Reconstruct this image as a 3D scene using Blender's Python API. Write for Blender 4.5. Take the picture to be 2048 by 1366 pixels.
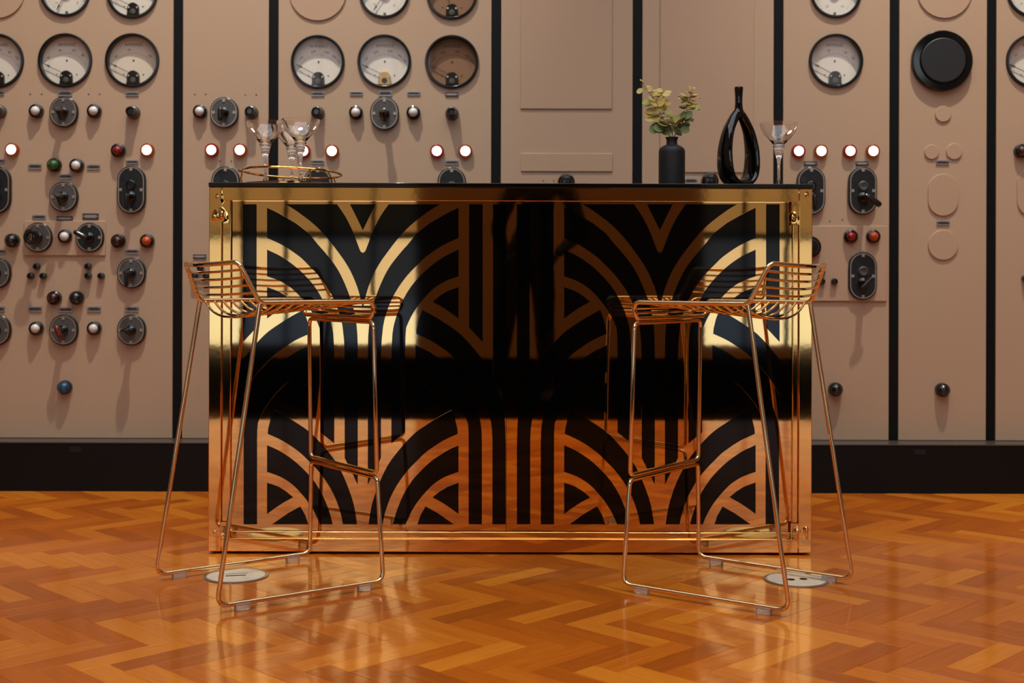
import bpy, bmesh, math, random
from mathutils import Vector, Matrix
R = math.radians
random.seed(7)
for o in list(bpy.data.objects): bpy.data.objects.remove(o, do_unlink=True)
scene = bpy.context.scene
COL = scene.collection

# ------------------------------------------------------------------ camera
F, YH, H, ROLL = 2541.0, 563.5, 0.808, R(0.16)      # focal length / horizon row in photo pixels, camera height
cam_d = bpy.data.cameras.new('camera'); cam = bpy.data.objects.new('camera', cam_d); COL.objects.link(cam)
cam.matrix_world = Matrix.Translation((0, 0, H)) @ Matrix.Rotation(R(90), 4, 'X') @ Matrix.Rotation(ROLL, 4, 'Z')
cam_d.sensor_width = 36.0; cam_d.lens = F / 2048 * 36.0
cam_d.shift_y = -(683 - YH) / 2048
cam_d.dof.use_dof = True; cam_d.dof.focus_distance = 3.45; cam_d.dof.aperture_fstop = 4.2
cam_d.clip_start = 0.02
scene.camera = cam

# ------------------------------------------------------------------ world, exposure
w = bpy.data.worlds.new('world'); scene.world = w; w.use_nodes = True
w.node_tree.nodes['Background'].inputs[0].default_value = (0.55, 0.62, 0.72, 1)
w.node_tree.nodes['Background'].inputs[1].default_value = 0.3
vs = scene.view_settings
vs.view_transform = 'Standard'; vs.look = 'None'; vs.gamma = 1.0; vs.use_curve_mapping = False; vs.exposure = 0.0
WINDOW_E, LAYLIGHT_E, SPOT_W, FILL_W = 1.6, 2.7, 660.0, 470.0

def WP(px, py, Y):
    """photo pixel -> (x, z) on the upright plane at depth Y"""
    xx, yy = px - 1024, py - 683
    x = xx + ROLL * yy; y = yy - ROLL * xx + 683 - YH
    return x * Y / F, H - y * Y / F

# ------------------------------------------------------------------ materials
def lin(c): return tuple(((v / 255) / 12.92 if v / 255 <= 0.04045 else ((v / 255 + 0.055) / 1.055) ** 2.4) for v in c) + (1,)
MATS = {}
def mat(name, col=(200, 200, 200), rough=0.5, metal=0.0, spec=0.5, coat=0.0, coat_r=0.05, emit=0.0, ecol=None, trans=0.0, ior=1.45,
        bump=0.0, bscale=40.0, bstretch=(1, 1, 1), var=0.0, vscale=3.0, rvar=0.0):
    m = bpy.data.materials.new(name); m.use_nodes = True; MATS[name] = m
    nt = m.node_tree; b = nt.nodes['Principled BSDF']; I = b.inputs
    I['Base Color'].default_value = lin(col); I['Roughness'].default_value = rough; I['Metallic'].default_value = metal
    I['Specular IOR Level'].default_value = spec; I['Coat Weight'].default_value = coat; I['Coat Roughness'].default_value = coat_r
    I['Transmission Weight'].default_value = trans; I['IOR'].default_value = ior
    if emit: I['Emission Color'].default_value = lin(ecol or col); I['Emission Strength'].default_value = emit
    if bump or var or rvar:
        tc = nt.nodes.new('ShaderNodeTexCoord'); mp = nt.nodes.new('ShaderNodeMapping')
        mp.inputs['Scale'].default_value = bstretch
        nt.links.new(tc.outputs['Object'], mp.inputs[0])
    if bump:
        n = nt.nodes.new('ShaderNodeTexNoise'); n.inputs['Scale'].default_value = bscale; n.inputs['Detail'].default_value = 3
        bm = nt.nodes.new('ShaderNodeBump'); bm.inputs['Strength'].default_value = bump; bm.inputs['Distance'].default_value = 0.01
        nt.links.new(mp.outputs[0], n.inputs[0]); nt.links.new(n.outputs[0], bm.inputs['Height']); nt.links.new(bm.outputs[0], I['Normal'])
    if var:
        n = nt.nodes.new('ShaderNodeTexNoise'); n.inputs['Scale'].default_value = vscale; n.inputs['Detail'].default_value = 5
        r = nt.nodes.new('ShaderNodeMapRange'); r.inputs['To Min'].default_value = 1 - var; r.inputs['To Max'].default_value = 1 + var
        x = nt.nodes.new('ShaderNodeMix'); x.data_type = 'RGBA'; x.blend_type = 'MULTIPLY'; x.inputs[0].default_value = 1
        x.inputs[6].default_value = lin(col)
        nt.links.new(mp.outputs[0], n.inputs[0]); nt.links.new(n.outputs[0], r.inputs[0]); nt.links.new(r.outputs[0], x.inputs[7])
        nt.links.new(x.outputs[2], I['Base Color'])
    if rvar:
        n = nt.nodes.new('ShaderNodeTexNoise'); n.inputs['Scale'].default_value = vscale * 3
        r = nt.nodes.new('ShaderNodeMapRange'); r.inputs['To Min'].default_value = rough * (1 - rvar); r.inputs['To Max'].default_value = rough * (1 + rvar)
        nt.links.new(mp.outputs[0], n.inputs[0]); nt.links.new(n.outputs[0], r.inputs[0]); nt.links.new(r.outputs[0], I['Roughness'])
    return m

def wood(name, per_object):
    m = bpy.data.materials.new(name); m.use_nodes = True; MATS[name] = m
    nt = m.node_tree; N = nt.nodes; L = nt.links; b = N['Principled BSDF']; I = b.inputs
    uv = N.new('ShaderNodeUVMap'); uv.uv_map = 'UVMap'
    if per_object:
        oi = N.new('ShaderNodeObjectInfo'); tone = oi.outputs['Random']
    else:
        at = N.new('ShaderNodeAttribute'); at.attribute_name = 'tone'; tone = at.outputs['Fac']
    mul = N.new('ShaderNodeMath'); mul.operation = 'MULTIPLY'; mul.inputs[1].default_value = 91.7
    L.new(tone, mul.inputs[0])
    add = N.new('ShaderNodeVectorMath'); add.operation = 'ADD'
    L.new(uv.outputs[0], add.inputs[0]); L.new(mul.outputs[0], add.inputs[1])
    mp = N.new('ShaderNodeMapping'); mp.inputs['Scale'].default_value = (6, 90, 1); L.new(add.outputs[0], mp.inputs[0])
    n1 = N.new('ShaderNodeTexNoise'); n1.inputs['Scale'].default_value = 1.0; n1.inputs['Detail'].default_value = 6; n1.inputs['Roughness'].default_value = 0.62
    n1.inputs['Distortion'].default_value = 0.5
    L.new(mp.outputs[0], n1.inputs[0])
    ramp = N.new('ShaderNodeValToRGB'); e = ramp.color_ramp.elements
    e[0].position = 0.0; e[0].color = lin((118, 50, 9)); e[1].position = 1.0; e[1].color = lin((216, 136, 38))
    k = ramp.color_ramp.elements.new(0.5); k.color = lin((176, 89, 14))
    # block tone + grain
    a = N.new('ShaderNodeMath'); a.operation = 'MULTIPLY_ADD'; a.inputs[1].default_value = 0.48; a.inputs[2].default_value = 0.03
    L.new(tone, a.inputs[0])
    g = N.new('ShaderNodeMath'); g.operation = 'MULTIPLY_ADD'; g.inputs[1].default_value = 0.5
    L.new(n1.outputs[0], g.inputs[0]); L.new(a.outputs[0], g.inputs[2])
    L.new(g.outputs[0], ramp.inputs[0]); L.new(ramp.outputs[0], I['Base Color'])
    I['Roughness'].default_value = 0.42; I['Specular IOR Level'].default_value = 0.12; I['Coat Weight'].default_value = 0.6; I['Coat Roughness'].default_value = 0.10
    geo = N.new('ShaderNodeNewGeometry')
    nw = N.new('ShaderNodeTexNoise'); nw.inputs['Scale'].default_value = 26; nw.inputs['Detail'].default_value = 2
    L.new(geo.outputs['Position'], nw.inputs[0])
    mr = N.new('ShaderNodeMapRange'); mr.inputs['To Min'].default_value = 0.05; mr.inputs['To Max'].default_value = 0.17
    L.new(nw.outputs[0], mr.inputs[0]); L.new(mr.outputs[0], I['Coat Roughness'])
    bp = N.new('ShaderNodeBump'); bp.inputs['Strength'].default_value = 0.035; bp.inputs['Distance'].default_value = 0.01
    L.new(nw.outputs[0], bp.inputs['Height']); L.new(bp.outputs[0], I['Coat Normal'])
    bp2 = N.new('ShaderNodeBump'); bp2.inputs['Strength'].default_value = 0.12; bp2.inputs['Distance'].default_value = 0.002
    L.new(n1.outputs[0], bp2.inputs['Height']); L.new(bp2.outputs[0], I['Normal'])
    return m

mat('wall_paint', (173, 145, 118), 0.42, var=0.035, vscale=2.2, bump=0.02, bscale=90)
mat('cover_paint', (173, 143, 116), 0.42, var=0.03, vscale=3)
mat('strip_black', (6, 7, 7), 0.5, spec=0.22)
mat('plinth_black', (6, 6, 5), 0.45, spec=0.25, var=0.15, vscale=5)
mat('plinth_edge', (62, 56, 52), 0.3)
mat('black_gloss', (8, 9, 9), 0.14, spec=0.6)
mat('bezel_black', (14, 17, 19), 0.22)
mat('dial_white', (208, 198, 182), 0.7)
mat('dial_cream', (206, 192, 170), 0.7)
mat('dial_brown', (132, 96, 66), 0.7)
mat('ink', (40, 34, 30), 0.8)
mat('ink_faded', (92, 84, 76), 0.8)
mat('needle', (58, 46, 36), 0.5)
mat('movement', (44, 38, 30), 0.25, metal=0.7)
mat('movement_brass', (176, 132, 72), 0.25, metal=0.8)
mat('steel_pin', (200, 196, 188), 0.3, metal=0.8)
mat('switch_plate', (84, 80, 76), 0.4, metal=0.35, var=0.18, vscale=60, bump=0.1, bscale=260)
mat('switch_plate_dark', (30, 31, 31), 0.4, metal=0.3, var=0.2, vscale=60)
mat('switch_rim', (172, 158, 142), 0.35, metal=0.7)
mat('bakelite', (20, 18, 17), 0.18, spec=0.6)
mat('bakelite_worn', (74, 68, 62), 0.3, spec=0.6)
mat('bakelite_red', (92, 24, 16), 0.2, spec=0.6)
mat('nameplate', (158, 152, 148), 0.35, metal=0.6)
mat('nameplate_dark', (46, 42, 40), 0.5)
mat('lens_white', (204, 197, 190), 0.16, coat=0.6)
mat('lens_red', (120, 10, 10), 0.08, coat=0.8)
mat('lens_dark_red', (46, 8, 10), 0.08, coat=0.8)
mat('lens_dark', (12, 14, 14), 0.08, coat=0.8)
mat('lens_green', (30, 76, 26), 0.08, coat=0.8)
mat('lens_blue', (12, 62, 92), 0.08, coat=0.8)
mat('lens_amber', (176, 66, 16), 0.08, coat=0.8)
mat('lens_lit_warm', (255, 240, 215), 0.3, emit=3.2, ecol=(255, 236, 212))
mat('lens_lit_red', (255, 225, 212), 0.3, emit=2.4, ecol=(255, 222, 206))
mat('ring_lit_red', (110, 12, 8), 0.2, emit=0.10, ecol=(200, 20, 8))
mat('ring_lit_amber', (104, 42, 12), 0.2, emit=0.12, ecol=(220, 90, 20))
mat('gold_mirror', (232, 188, 122), 0.025, metal=1.0, bump=0.010, bscale=7)
mat('gold_frame', (236, 190, 118), 0.05, metal=1.0, bump=0.014, bscale=12)
mat('inlay_black', (4, 4, 4), 0.05, spec=0.32)
mat('bar_top', (10, 11, 11), 0.06, spec=0.6)
mat('bar_body', (16, 14, 12), 0.6)
mat('brass', (242, 212, 166), 0.09, metal=1.0)
mat('brass_bright', (240, 190, 110), 0.1, metal=1.0)
mat('clear_plastic', (240, 242, 242), 0.15, trans=0.8, ior=1.45)
mat('glass', (255, 255, 255), 0.0, trans=1.0, ior=1.5)
mat('steel_plate', (222, 214, 196), 0.38, metal=0.35, var=0.06, vscale=30)
mat('steel_ring', (150, 146, 140), 0.3, metal=0.8)
mat('hole_black', (4, 4, 4), 0.8)
mat('vase_matte', (24, 25, 26), 0.55)
mat('vase_gloss', (7, 7, 7), 0.07, spec=0.65)
mat('leaf_yellow', (208, 188, 104), 0.55, var=0.12, vscale=60)
mat('leaf_olive', (168, 162, 84), 0.55, var=0.15, vscale=60)
mat('leaf_green', (112, 128, 76), 0.55, var=0.15, vscale=60)
mat('stem', (110, 96, 56), 0.6)
mat('subfloor', (60, 32, 14), 0.8)
mat('carpet', (6, 5, 5), 1.0, spec=0.0)
mat('wall_dark', (128, 80, 34), 0.7, var=0.06, vscale=2)
mat('wall_side', (150, 122, 100), 0.7)
mat('ceiling_paint', (196, 188, 176), 0.8)
mat('blind', (190, 170, 140), 0.8, emit=0.2, ecol=(255, 226, 186))  # emission stands in for daylight coming through the cloth
mat('window_lit', (255, 255, 255), 0.5, emit=WINDOW_E, ecol=(206, 230, 255))
mat('window_high', (255, 255, 255), 0.5, emit=2.1, ecol=(240, 246, 255))
mat('window_dim', (255, 255, 255), 0.5, emit=WINDOW_E * 0.5, ecol=(240, 243, 246))
mat('laylight_lit', (250, 250, 250), 0.5, emit=LAYLIGHT_E, ecol=(238, 244, 255))
mat('frame_dark', (36, 30, 26), 0.5)
wood('parquet_block', True); wood('parquet_field', False)
# thin gauge glass: mostly clear, mirror-like at the surface
m = bpy.data.materials.new('gauge_glass'); m.use_nodes = True; MATS['gauge_glass'] = m
nt = m.node_tree; nt.nodes.clear()
out = nt.nodes.new('ShaderNodeOutputMaterial'); mx = nt.nodes.new('ShaderNodeMixShader'); tr = nt.nodes.new('ShaderNodeBsdfTransparent')
gl = nt.nodes.new('ShaderNodeBsdfGlossy'); gl.inputs['Roughness'].default_value = 0.03; fr = nt.nodes.new('ShaderNodeValue'); fr.outputs[0].default_value = 0.022
nt.links.new(fr.outputs[0], mx.inputs[0]); nt.links.new(tr.outputs[0], mx.inputs[1]); nt.links.new(gl.outputs[0], mx.inputs[2]); nt.links.new(mx.outputs[0], out.inputs[0])

# ------------------------------------------------------------------ mesh helpers
class MB:
    def __init__(s): s.v = []; s.f = []; s.mi = []
    def add(s, vs, fs, mi=0):
        o = len(s.v); s.v += [tuple(p) for p in vs]; s.f += [tuple(i + o for i in f) for f in fs]; s.mi += [mi] * len(fs); return s
    def box(s, x0, x1, y0, y1, z0, z1, mi=0):
        v = [(x, y, z) for z in (z0, z1) for y in (y0, y1) for x in (x0, x1)]
        return s.add(v, [(0, 2, 3, 1), (4, 5, 7, 6), (0, 1, 5, 4), (2, 6, 7, 3), (0, 4, 6, 2), (1, 3, 7, 5)], mi)
    def prism(s, poly, y0, y1, mi=0):                       # poly in (x, z); y0 = front
        n = len(poly)
        v = [(x, y0, z) for x, z in poly] + [(x, y1, z) for x, z in poly]
        f = [tuple(range(n)), tuple(range(2 * n - 1, n - 1, -1))] + [(i, (i + 1) % n, n + (i + 1) % n, n + i) for i in range(n)]
        return s.add(v, f, mi)
    def lathe(s, prof, n=32, axis='y', c=(0, 0, 0), mi=0, sx=1.0, sz=1.0):   # prof (r, h); axis y: h goes towards the viewer (-y); z: up
        vs, fs = [], []
        for r, h in prof:
            for k in range(n):
                a = 2 * math.pi * k / n; p, q = r * math.cos(a), r * math.sin(a)
                vs.append((c[0] + p * sx, c[1] - h, c[2] + q * sz) if axis == 'y' else (c[0] + p, c[1] + q, c[2] + h))
        m = len(prof)
        for i in range(m - 1):
            for k in range(n):
                fs.append((i * n + k, i * n + (k + 1) % n, (i + 1) * n + (k + 1) % n, (i + 1) * n + k))
        if prof[0][0] > 1e-6: fs.append(tuple(range(n - 1, -1, -1)))
        if prof[-1][0] > 1e-6: fs.append(tuple((m - 1) * n + k for k in range(n)))
        return s.add(vs, fs, mi)
    def tube(s, pts, r, n=8, closed=False, mi=0):
        P = [Vector(p) for p in pts]; N = len(P); rs = r if isinstance(r, (list, tuple)) else [r] * N
        T = []
        for i in range(N):
            a = P[i - 1] if (i or closed) else P[i]; b = P[(i + 1) % N] if (i < N - 1 or closed) else P[i]
            T.append((b - a).normalized())
        up = Vector((0, 0, 1)) if abs(T[0].z) < 0.9 else Vector((1, 0, 0))
        u = T[0].cross(up).normalized(); vs, fs = [], []
        for i in range(N):
            u = (u - T[i] * u.dot(T[i])).normalized(); w_ = T[i].cross(u)
            for k in range(n):
                a = 2 * math.pi * k / n; vs.append(P[i] + (u * math.cos(a) + w_ * math.sin(a)) * rs[i])
        for i in range(N if closed else N - 1):
            j = (i + 1) % N
            for k in range(n): fs.append((i * n + k, i * n + (k + 1) % n, j * n + (k + 1) % n, j * n + k))
        if not closed: fs += [tuple(range(n - 1, -1, -1)), tuple((N - 1) * n + k for k in range(n))]
        return s.add(vs, fs, mi)
    def mesh(s, name, mats, bevel=0.0, sharp=32):
        me = bpy.data.meshes.new(name); me.from_pydata(s.v, [], s.f)
        for i, p in enumerate(me.polygons): p.material_index = s.mi[i]
        bm = bmesh.new(); bm.from_mesh(me)
        bmesh.ops.remove_doubles(bm, verts=bm.verts, dist=1e-6)
        bmesh.ops.recalc_face_normals(bm, faces=bm.faces)
        if bevel:
            bm.normal_update(); ns = [f.normal.copy() for f in bm.faces]
            bmesh.ops.bevel(bm, geom=list(bm.edges), offset=bevel, segments=2, affect='EDGES', profile=0.6); bm.normal_update()
            for f in bm.faces: f.smooth = not any(f.normal.dot(q) > 0.9999 for q in ns)
        else:
            for f in bm.faces: f.smooth = True
        bm.to_mesh(me); bm.free()
        if not bevel: me.set_sharp_from_angle(angle=R(sharp))
        for m_ in (mats if isinstance(mats, (list, tuple)) else [mats]): me.materials.append(MATS[m_])
        return me
    def build(s, name, mats, parent=None, loc=(0, 0, 0), bevel=0.0, sharp=32):
        return link(name, s.mesh(name, mats, bevel, sharp), parent, loc)

def link(name, data, parent=None, loc=(0, 0, 0), rot=(0, 0, 0)):
    o = bpy.data.objects.new(name, data); COL.objects.link(o); o.location = loc; o.rotation_euler = rot
    if parent: o.parent = parent
    return o
def tag(o, label=None, cat=None, group=None, kind=None):
    if label: o['label'] = label
    if cat: o['category'] = cat
    if group: o['group'] = group
    if kind: o['kind'] = kind
    return o
def thing(name, label, cat, loc=(0, 0, 0), rz=0.0, group=None):
    return tag(link(name, None, None, loc, (0, 0, rz)), label, cat, group)
def fillet(corners, radii, seg=6, closed=False):
    """round polyline corners; returns points and, per corner, the index of its middle point"""
    C = [Vector(c) for c in corners]; n = len(C); pts, mids = [], []
    for i in range(n):
        if not closed and i in (0, n - 1): mids.append(len(pts)); pts.append(C[i]); continue
        a, b, c = C[i - 1], C[i], C[(i + 1) % n]; d1 = (a - b).normalized(); d2 = (c - b).normalized()
        ang = math.acos(max(-1, min(1, d1.dot(d2)))); t = radii[i] / math.tan(ang / 2) if ang < 3.1 else 0
        t = min(t, (a - b).length * 0.48, (c - b).length * 0.48); p, q = b + d1 * t, b + d2 * t
        for k in range(seg + 1):
            s_ = k / seg; pts.append((p * (1 - s_) + b * s_) * (1 - s_) + (b * (1 - s_) + q * s_) * s_)
        mids.append(len(pts) - 1 - seg // 2)
    return pts, mids
def text_mb(mb, txt, size, x, z, y, ang=0.0, mi=0):
    cu = bpy.data.curves.new('t', 'FONT'); cu.body = txt; cu.size = size; cu.align_x = 'CENTER'; cu.align_y = 'CENTER'; cu.resolution_u = 2
    ob = bpy.data.objects.new('t', cu); COL.objects.link(ob)
    me = bpy.data.meshes.new_from_object(ob.evaluated_get(bpy.context.evaluated_depsgraph_get()))
    ca, sa = math.cos(ang), math.sin(ang)
    mb.add([(x + p.co.x * ca - p.co.y * sa, y, z + p.co.x * sa + p.co.y * ca) for p in me.vertices], [tuple(p.vertices) for p in me.polygons], mi)
    bpy.data.objects.remove(ob); bpy.data.curves.remove(cu); bpy.data.meshes.remove(me)
def copy_tree(o, parent=None):
    c = o.copy(); COL.objects.link(c); c.parent = parent
    for ch in [k for k in bpy.data.objects if k.parent == o]: copy_tree(ch, c)
    return c

# ================================================================== SETTING
PY = 4.985          # front of the switchboard panels
BACK_Y, XR, CEIL = -6.0, 4.6, 5.6
# ---- floor: herringbone parquet
floor = MB().box(-XR, XR, BACK_Y, 5.2, -0.05, -0.011).build('floor', 'subfloor'); tag(floor, kind='structure')
BL, BW = 0.262, 0.0655
def block_mesh(mb, M=None):
    g, h, ch = 0.0003, 0.011, 0.0006
    x, y = BL / 2 - g, BW / 2 - g
    v = [(-x, -y, -h), (x, -y, -h), (x, y, -h), (-x, y, -h), (-x, -y, -ch), (x, -y, -ch), (x, y, -ch), (-x, y, -ch),
         (-x + ch, -y + ch, 0), (x - ch, -y + ch, 0), (x - ch, y - ch, 0), (-x + ch, y - ch, 0)]
    f = [(8, 9, 10, 11)] + [(a, (a + 1) % 4, 4 + (a + 1) % 4, 4 + a) for a in range(4)] + [(4 + a, 4 + (a + 1) % 4, 8 + (a + 1) % 4, 8 + a) for a in range(4)]
    return v, f
bv, bf = block_mesh(None)
def uvs(me, coords):
    uvl = me.uv_layers.new(name='UVMap')
    for lp in me.loops: uvl.data[lp.index].uv = coords[lp.vertex_index]
bme = bpy.data.meshes.new('wood_block'); bme.from_pydata(bv, [], bf); uvs(bme, [(p[0], p[1]) for p in bv]); bme.materials.append(MATS['parquet_block'])
spots = []
s2 = math.sqrt(0.5)
# rows of parallel blocks run left-right; successive rows lean the other way
rowh = BL * s2
DX = BW / s2
y0 = -0.02
for j in range(0, int((4.9 - y0) / rowh) + 2):
    for i in range(int(-XR / DX) - 2, int(XR / DX) + 3):
        lean = 1 if j % 2 == 0 else -1
        cy = y0 + rowh * (j + 0.5)
        cx = DX * i + (0.0 if j % 2 == 0 else DX / 2)
        # true herringbone: ends of one row interlock with the sides of the next
        cy += 0.0
        spots.append((cx, cy, R(45) * lean))
def herring():
    """lattice of the classic herringbone, turned by 45 degrees"""
    res = []
    n = 4
    for a in range(-140, 141):
        for b in range(-60, 61):
            # unit cell in block-width units (axis aligned): horizontal block and vertical block
            ox, oy = a * 1 + b * n, a * 1 - b * n
            for k in (0, 1):
                if k == 0: px, py, an = ox + n / 2, oy + 0.5, 0.0
                else: px, py, an = ox + 0.5 + n, oy + n / 2 - n + 1 , R(90)
                X, Y = px * BW, py * BW
                c, s = math.cos(R(-45)), math.sin(R(-45))
                res.append((X * c - Y * s, X * s + Y * c, an + R(-45)))
    return res
spots = []
for X, Y, an in herring():
    Y2 = Y + 3.0; X2 = X + 0.035
    if abs(X2) < XR - 0.1 and 0.1 < Y2 < 5.1: spots.append((X2, Y2, an))
def proj_area(X, Y):
    if Y < 0.5: return 0
    px, py = 1024 + X * F / Y, YH + H * F / Y
    if not (-40 < px < 2090 and py < 1400 and Y < 4.9): return 0
    a = (F / Y) ** 2 * H / Y
    if Y > 3.8 and 417 < px < 1625: return 0
    return a
spots.sort(key=lambda t: -proj_area(t[0], t[1]))
rng = random.Random(3)
fv, ff, fuv, ftone = [], [], [], []
for idx, (X, Y, an) in enumerate(spots):
    dz = rng.uniform(-0.0003, 0.0002); tx, ty = rng.gauss(0, 0.0006), rng.gauss(0, 0.0012)
    if idx < 300:
        o = link('wood_block', bme, floor, (X, Y, dz), (ty, tx, an))
    else:
        M = Matrix.Translation((X, Y, dz)) @ Matrix.Rotation(an, 4, 'Z') @ Matrix.Rotation(tx, 4, 'Y') @ Matrix.Rotation(ty, 4, 'X')
        off = len(fv); fv += [tuple(M @ Vector(p)) for p in bv]; ff += [tuple(i + off for i in f) for f in bf]
        fuv += [(p[0], p[1]) for p in bv]; ftone += [rng.random()] * len(bf)
fme = bpy.data.meshes.new('parquet_field'); fme.from_pydata(fv, [], ff); uvs(fme, fuv)
at = fme.attributes.new('tone', 'FLOAT', 'FACE'); at.data.foreach_set('value', ftone); fme.materials.append(MATS['parquet_field'])
tag(link('parquet_field', fme, floor), kind='stuff')
tag(MB().box(-XR, XR, BACK_Y, 0.12, -0.01, 0.001).build('floor_carpet', 'carpet'), kind='structure')

# ---- room shell behind and above the camera
tag(MB().box(-XR, XR, BACK_Y, 5.3, CEIL, CEIL + 0.1).build('ceiling', 'ceiling_paint'), kind='structure')
for side, x in (('left', -XR - 0.1), ('right', XR)):
    tag(MB().box(x, x + 0.1, BACK_Y, 5.3, 0, CEIL).build('wall_' + side, 'wall_side'), kind='structure')
# opposite wall with two tall glazed bays
wf = MB()
WIN = [(-4.3, -1.02), (2.05, 4.3)]; SILL, HEAD = 0.13, 4.4
xs = [-XR] + [v for ww in WIN for v in ww] + [XR]
for a, b in zip(xs[::2], xs[1::2]): wf.box(a, b, BACK_Y - 0.2, BACK_Y, 0, CEIL)
for a, b in WIN: wf.box(a, b, BACK_Y - 0.2, BACK_Y, 0, SILL); wf.box(a, b, BACK_Y - 0.2, BACK_Y, HEAD, CEIL)
tag(wf.build('wall_front', 'wall_dark'), kind='structure')
for k, (a, b) in enumerate(WIN):
    wn = tag(link('window_%d' % (k + 1), None, None, (0, BACK_Y, 0)), kind='structure')
    n = max(2, round((b - a) / 0.46)); st = (b - a) / n
    for i in range(n):
        x0 = a + i * st
        MB().box(x0 + 0.02, x0 + st - 0.02, -0.12, -0.115, SILL, 0.60).build('pane', 'window_lit', wn)
        MB().box(x0 + 0.02, x0 + st - 0.02, -0.12, -0.115, 0.60, 1.27).build('pane', 'window_dim', wn)
        MB().box(x0 + 0.02, x0 + st - 0.02, -0.12, -0.115, 2.12, HEAD).build('pane', 'window_high', wn)
        if i: MB().box(x0 - 0.022, x0 + 0.022, -0.13, -0.06, SILL, HEAD).build('mullion', 'frame_dark', wn)
    MB().box(a, b, -0.13, -0.05, 1.27, 1.34).build('transom', 'frame_dark', wn)
    MB().box(a, b, -0.12, -0.115, 1.34, 2.05).build('blind', 'blind', wn)
    MB().box(a, b, -0.13, -0.05, 2.05, 2.12).build('transom', 'frame_dark', wn)
# glazed ceiling light
lay = tag(link('trim_1', None, None, (0, 0, CEIL)), kind='structure')
for i in range(5):
    for j in range(4):
        x0, yy = -3.5 + i * 1.4, -1.6 + j * 1.4
        MB().box(x0 + 0.05, x0 + 1.35, yy + 0.05, yy + 1.35, -0.03, -0.02).build('glass_pane', 'laylight_lit', lay)
for i in range(6): MB().box(-3.55 + i * 1.4, -3.45 + i * 1.4, -1.65, 4.05, -0.06, 0).build('glazing_bar', 'frame_dark', lay)
for j in range(5): MB().box(-3.55, 3.55, -1.65 + j * 1.4, -1.55 + j * 1.4, -0.058, 0).build('glazing_bar', 'frame_dark', lay)
# two ceiling spotlights that rake down the switchboard
for k, (sx, lab) in enumerate(((-0.95, 'black ceiling spotlight high above the left half of the switchboard'),
                               (1.65, 'black ceiling spotlight high above the right half of the switchboard'))):
    t = thing('ceiling_spotlight', lab, 'spotlight', (sx, 3.75, CEIL - 0.06), 0, 'ceiling spotlights')
    d = (Vector((sx * 1.22, 4.99, 1.7)) - Vector((sx, 3.75, CEIL - 0.55))).normalized()
    q = d.to_track_quat('-Z', 'Y').to_euler()
    MB().tube([(0, 0, 0.06), (0, 0, -0.40)], 0.012, 8).build('stem', 'strip_black', t)
    hd = MB().lathe([(0.03, 0.16), (0.06, 0.12), (0.06, -0.02), (0.054, -0.02), (0.054, 0.08), (0.0, 0.08)], 20, 'z').build('lamp_head', 'strip_black', t, (0, 0, -0.45)); hd.rotation_euler = q
    ld = bpy.data.lights.new('spot_bulb', 'SPOT'); ld.energy = SPOT_W; ld.spot_size = R(58); ld.spot_blend = 1.0; ld.shadow_soft_size = 0.045
    ld.color = (1.0, 0.94, 0.83)
    lo = link('spot_bulb', ld, t, (0, 0, -0.45)); lo.rotation_euler = q

for sx, lab in ((-2.1, 'added fill light, unseen above the parquet left of the bar'), (2.1, 'added fill light, unseen above the parquet right of the bar')):  # invented fill lights, added to brighten the floor at its sides
    t = thing('added_fill_light', lab, 'fill light', (sx, 1.5, CEIL - 0.06), 0, 'added fill lights')
    MB().tube([(0, 0, 0.06), (0, 0, -0.30)], 0.01, 8).build('stem', 'strip_black', t)
    MB().lathe([(0.03, 0.14), (0.19, 0.05), (0.20, -0.02), (0.194, -0.02), (0.18, 0.045), (0.02, 0.10), (0.0, 0.10)], 28, 'z').build('shade', 'ceiling_paint', t, (0, 0, -0.36))
    ld = bpy.data.lights.new('fill_light_source', 'SPOT'); ld.energy = FILL_W; ld.spot_size = R(74); ld.spot_blend = 1.0; ld.shadow_soft_size = 0.16; ld.color = (1.0, 0.9, 0.76)
    link('fill_light_source', ld, t, (0, 0, -0.37))

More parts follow.
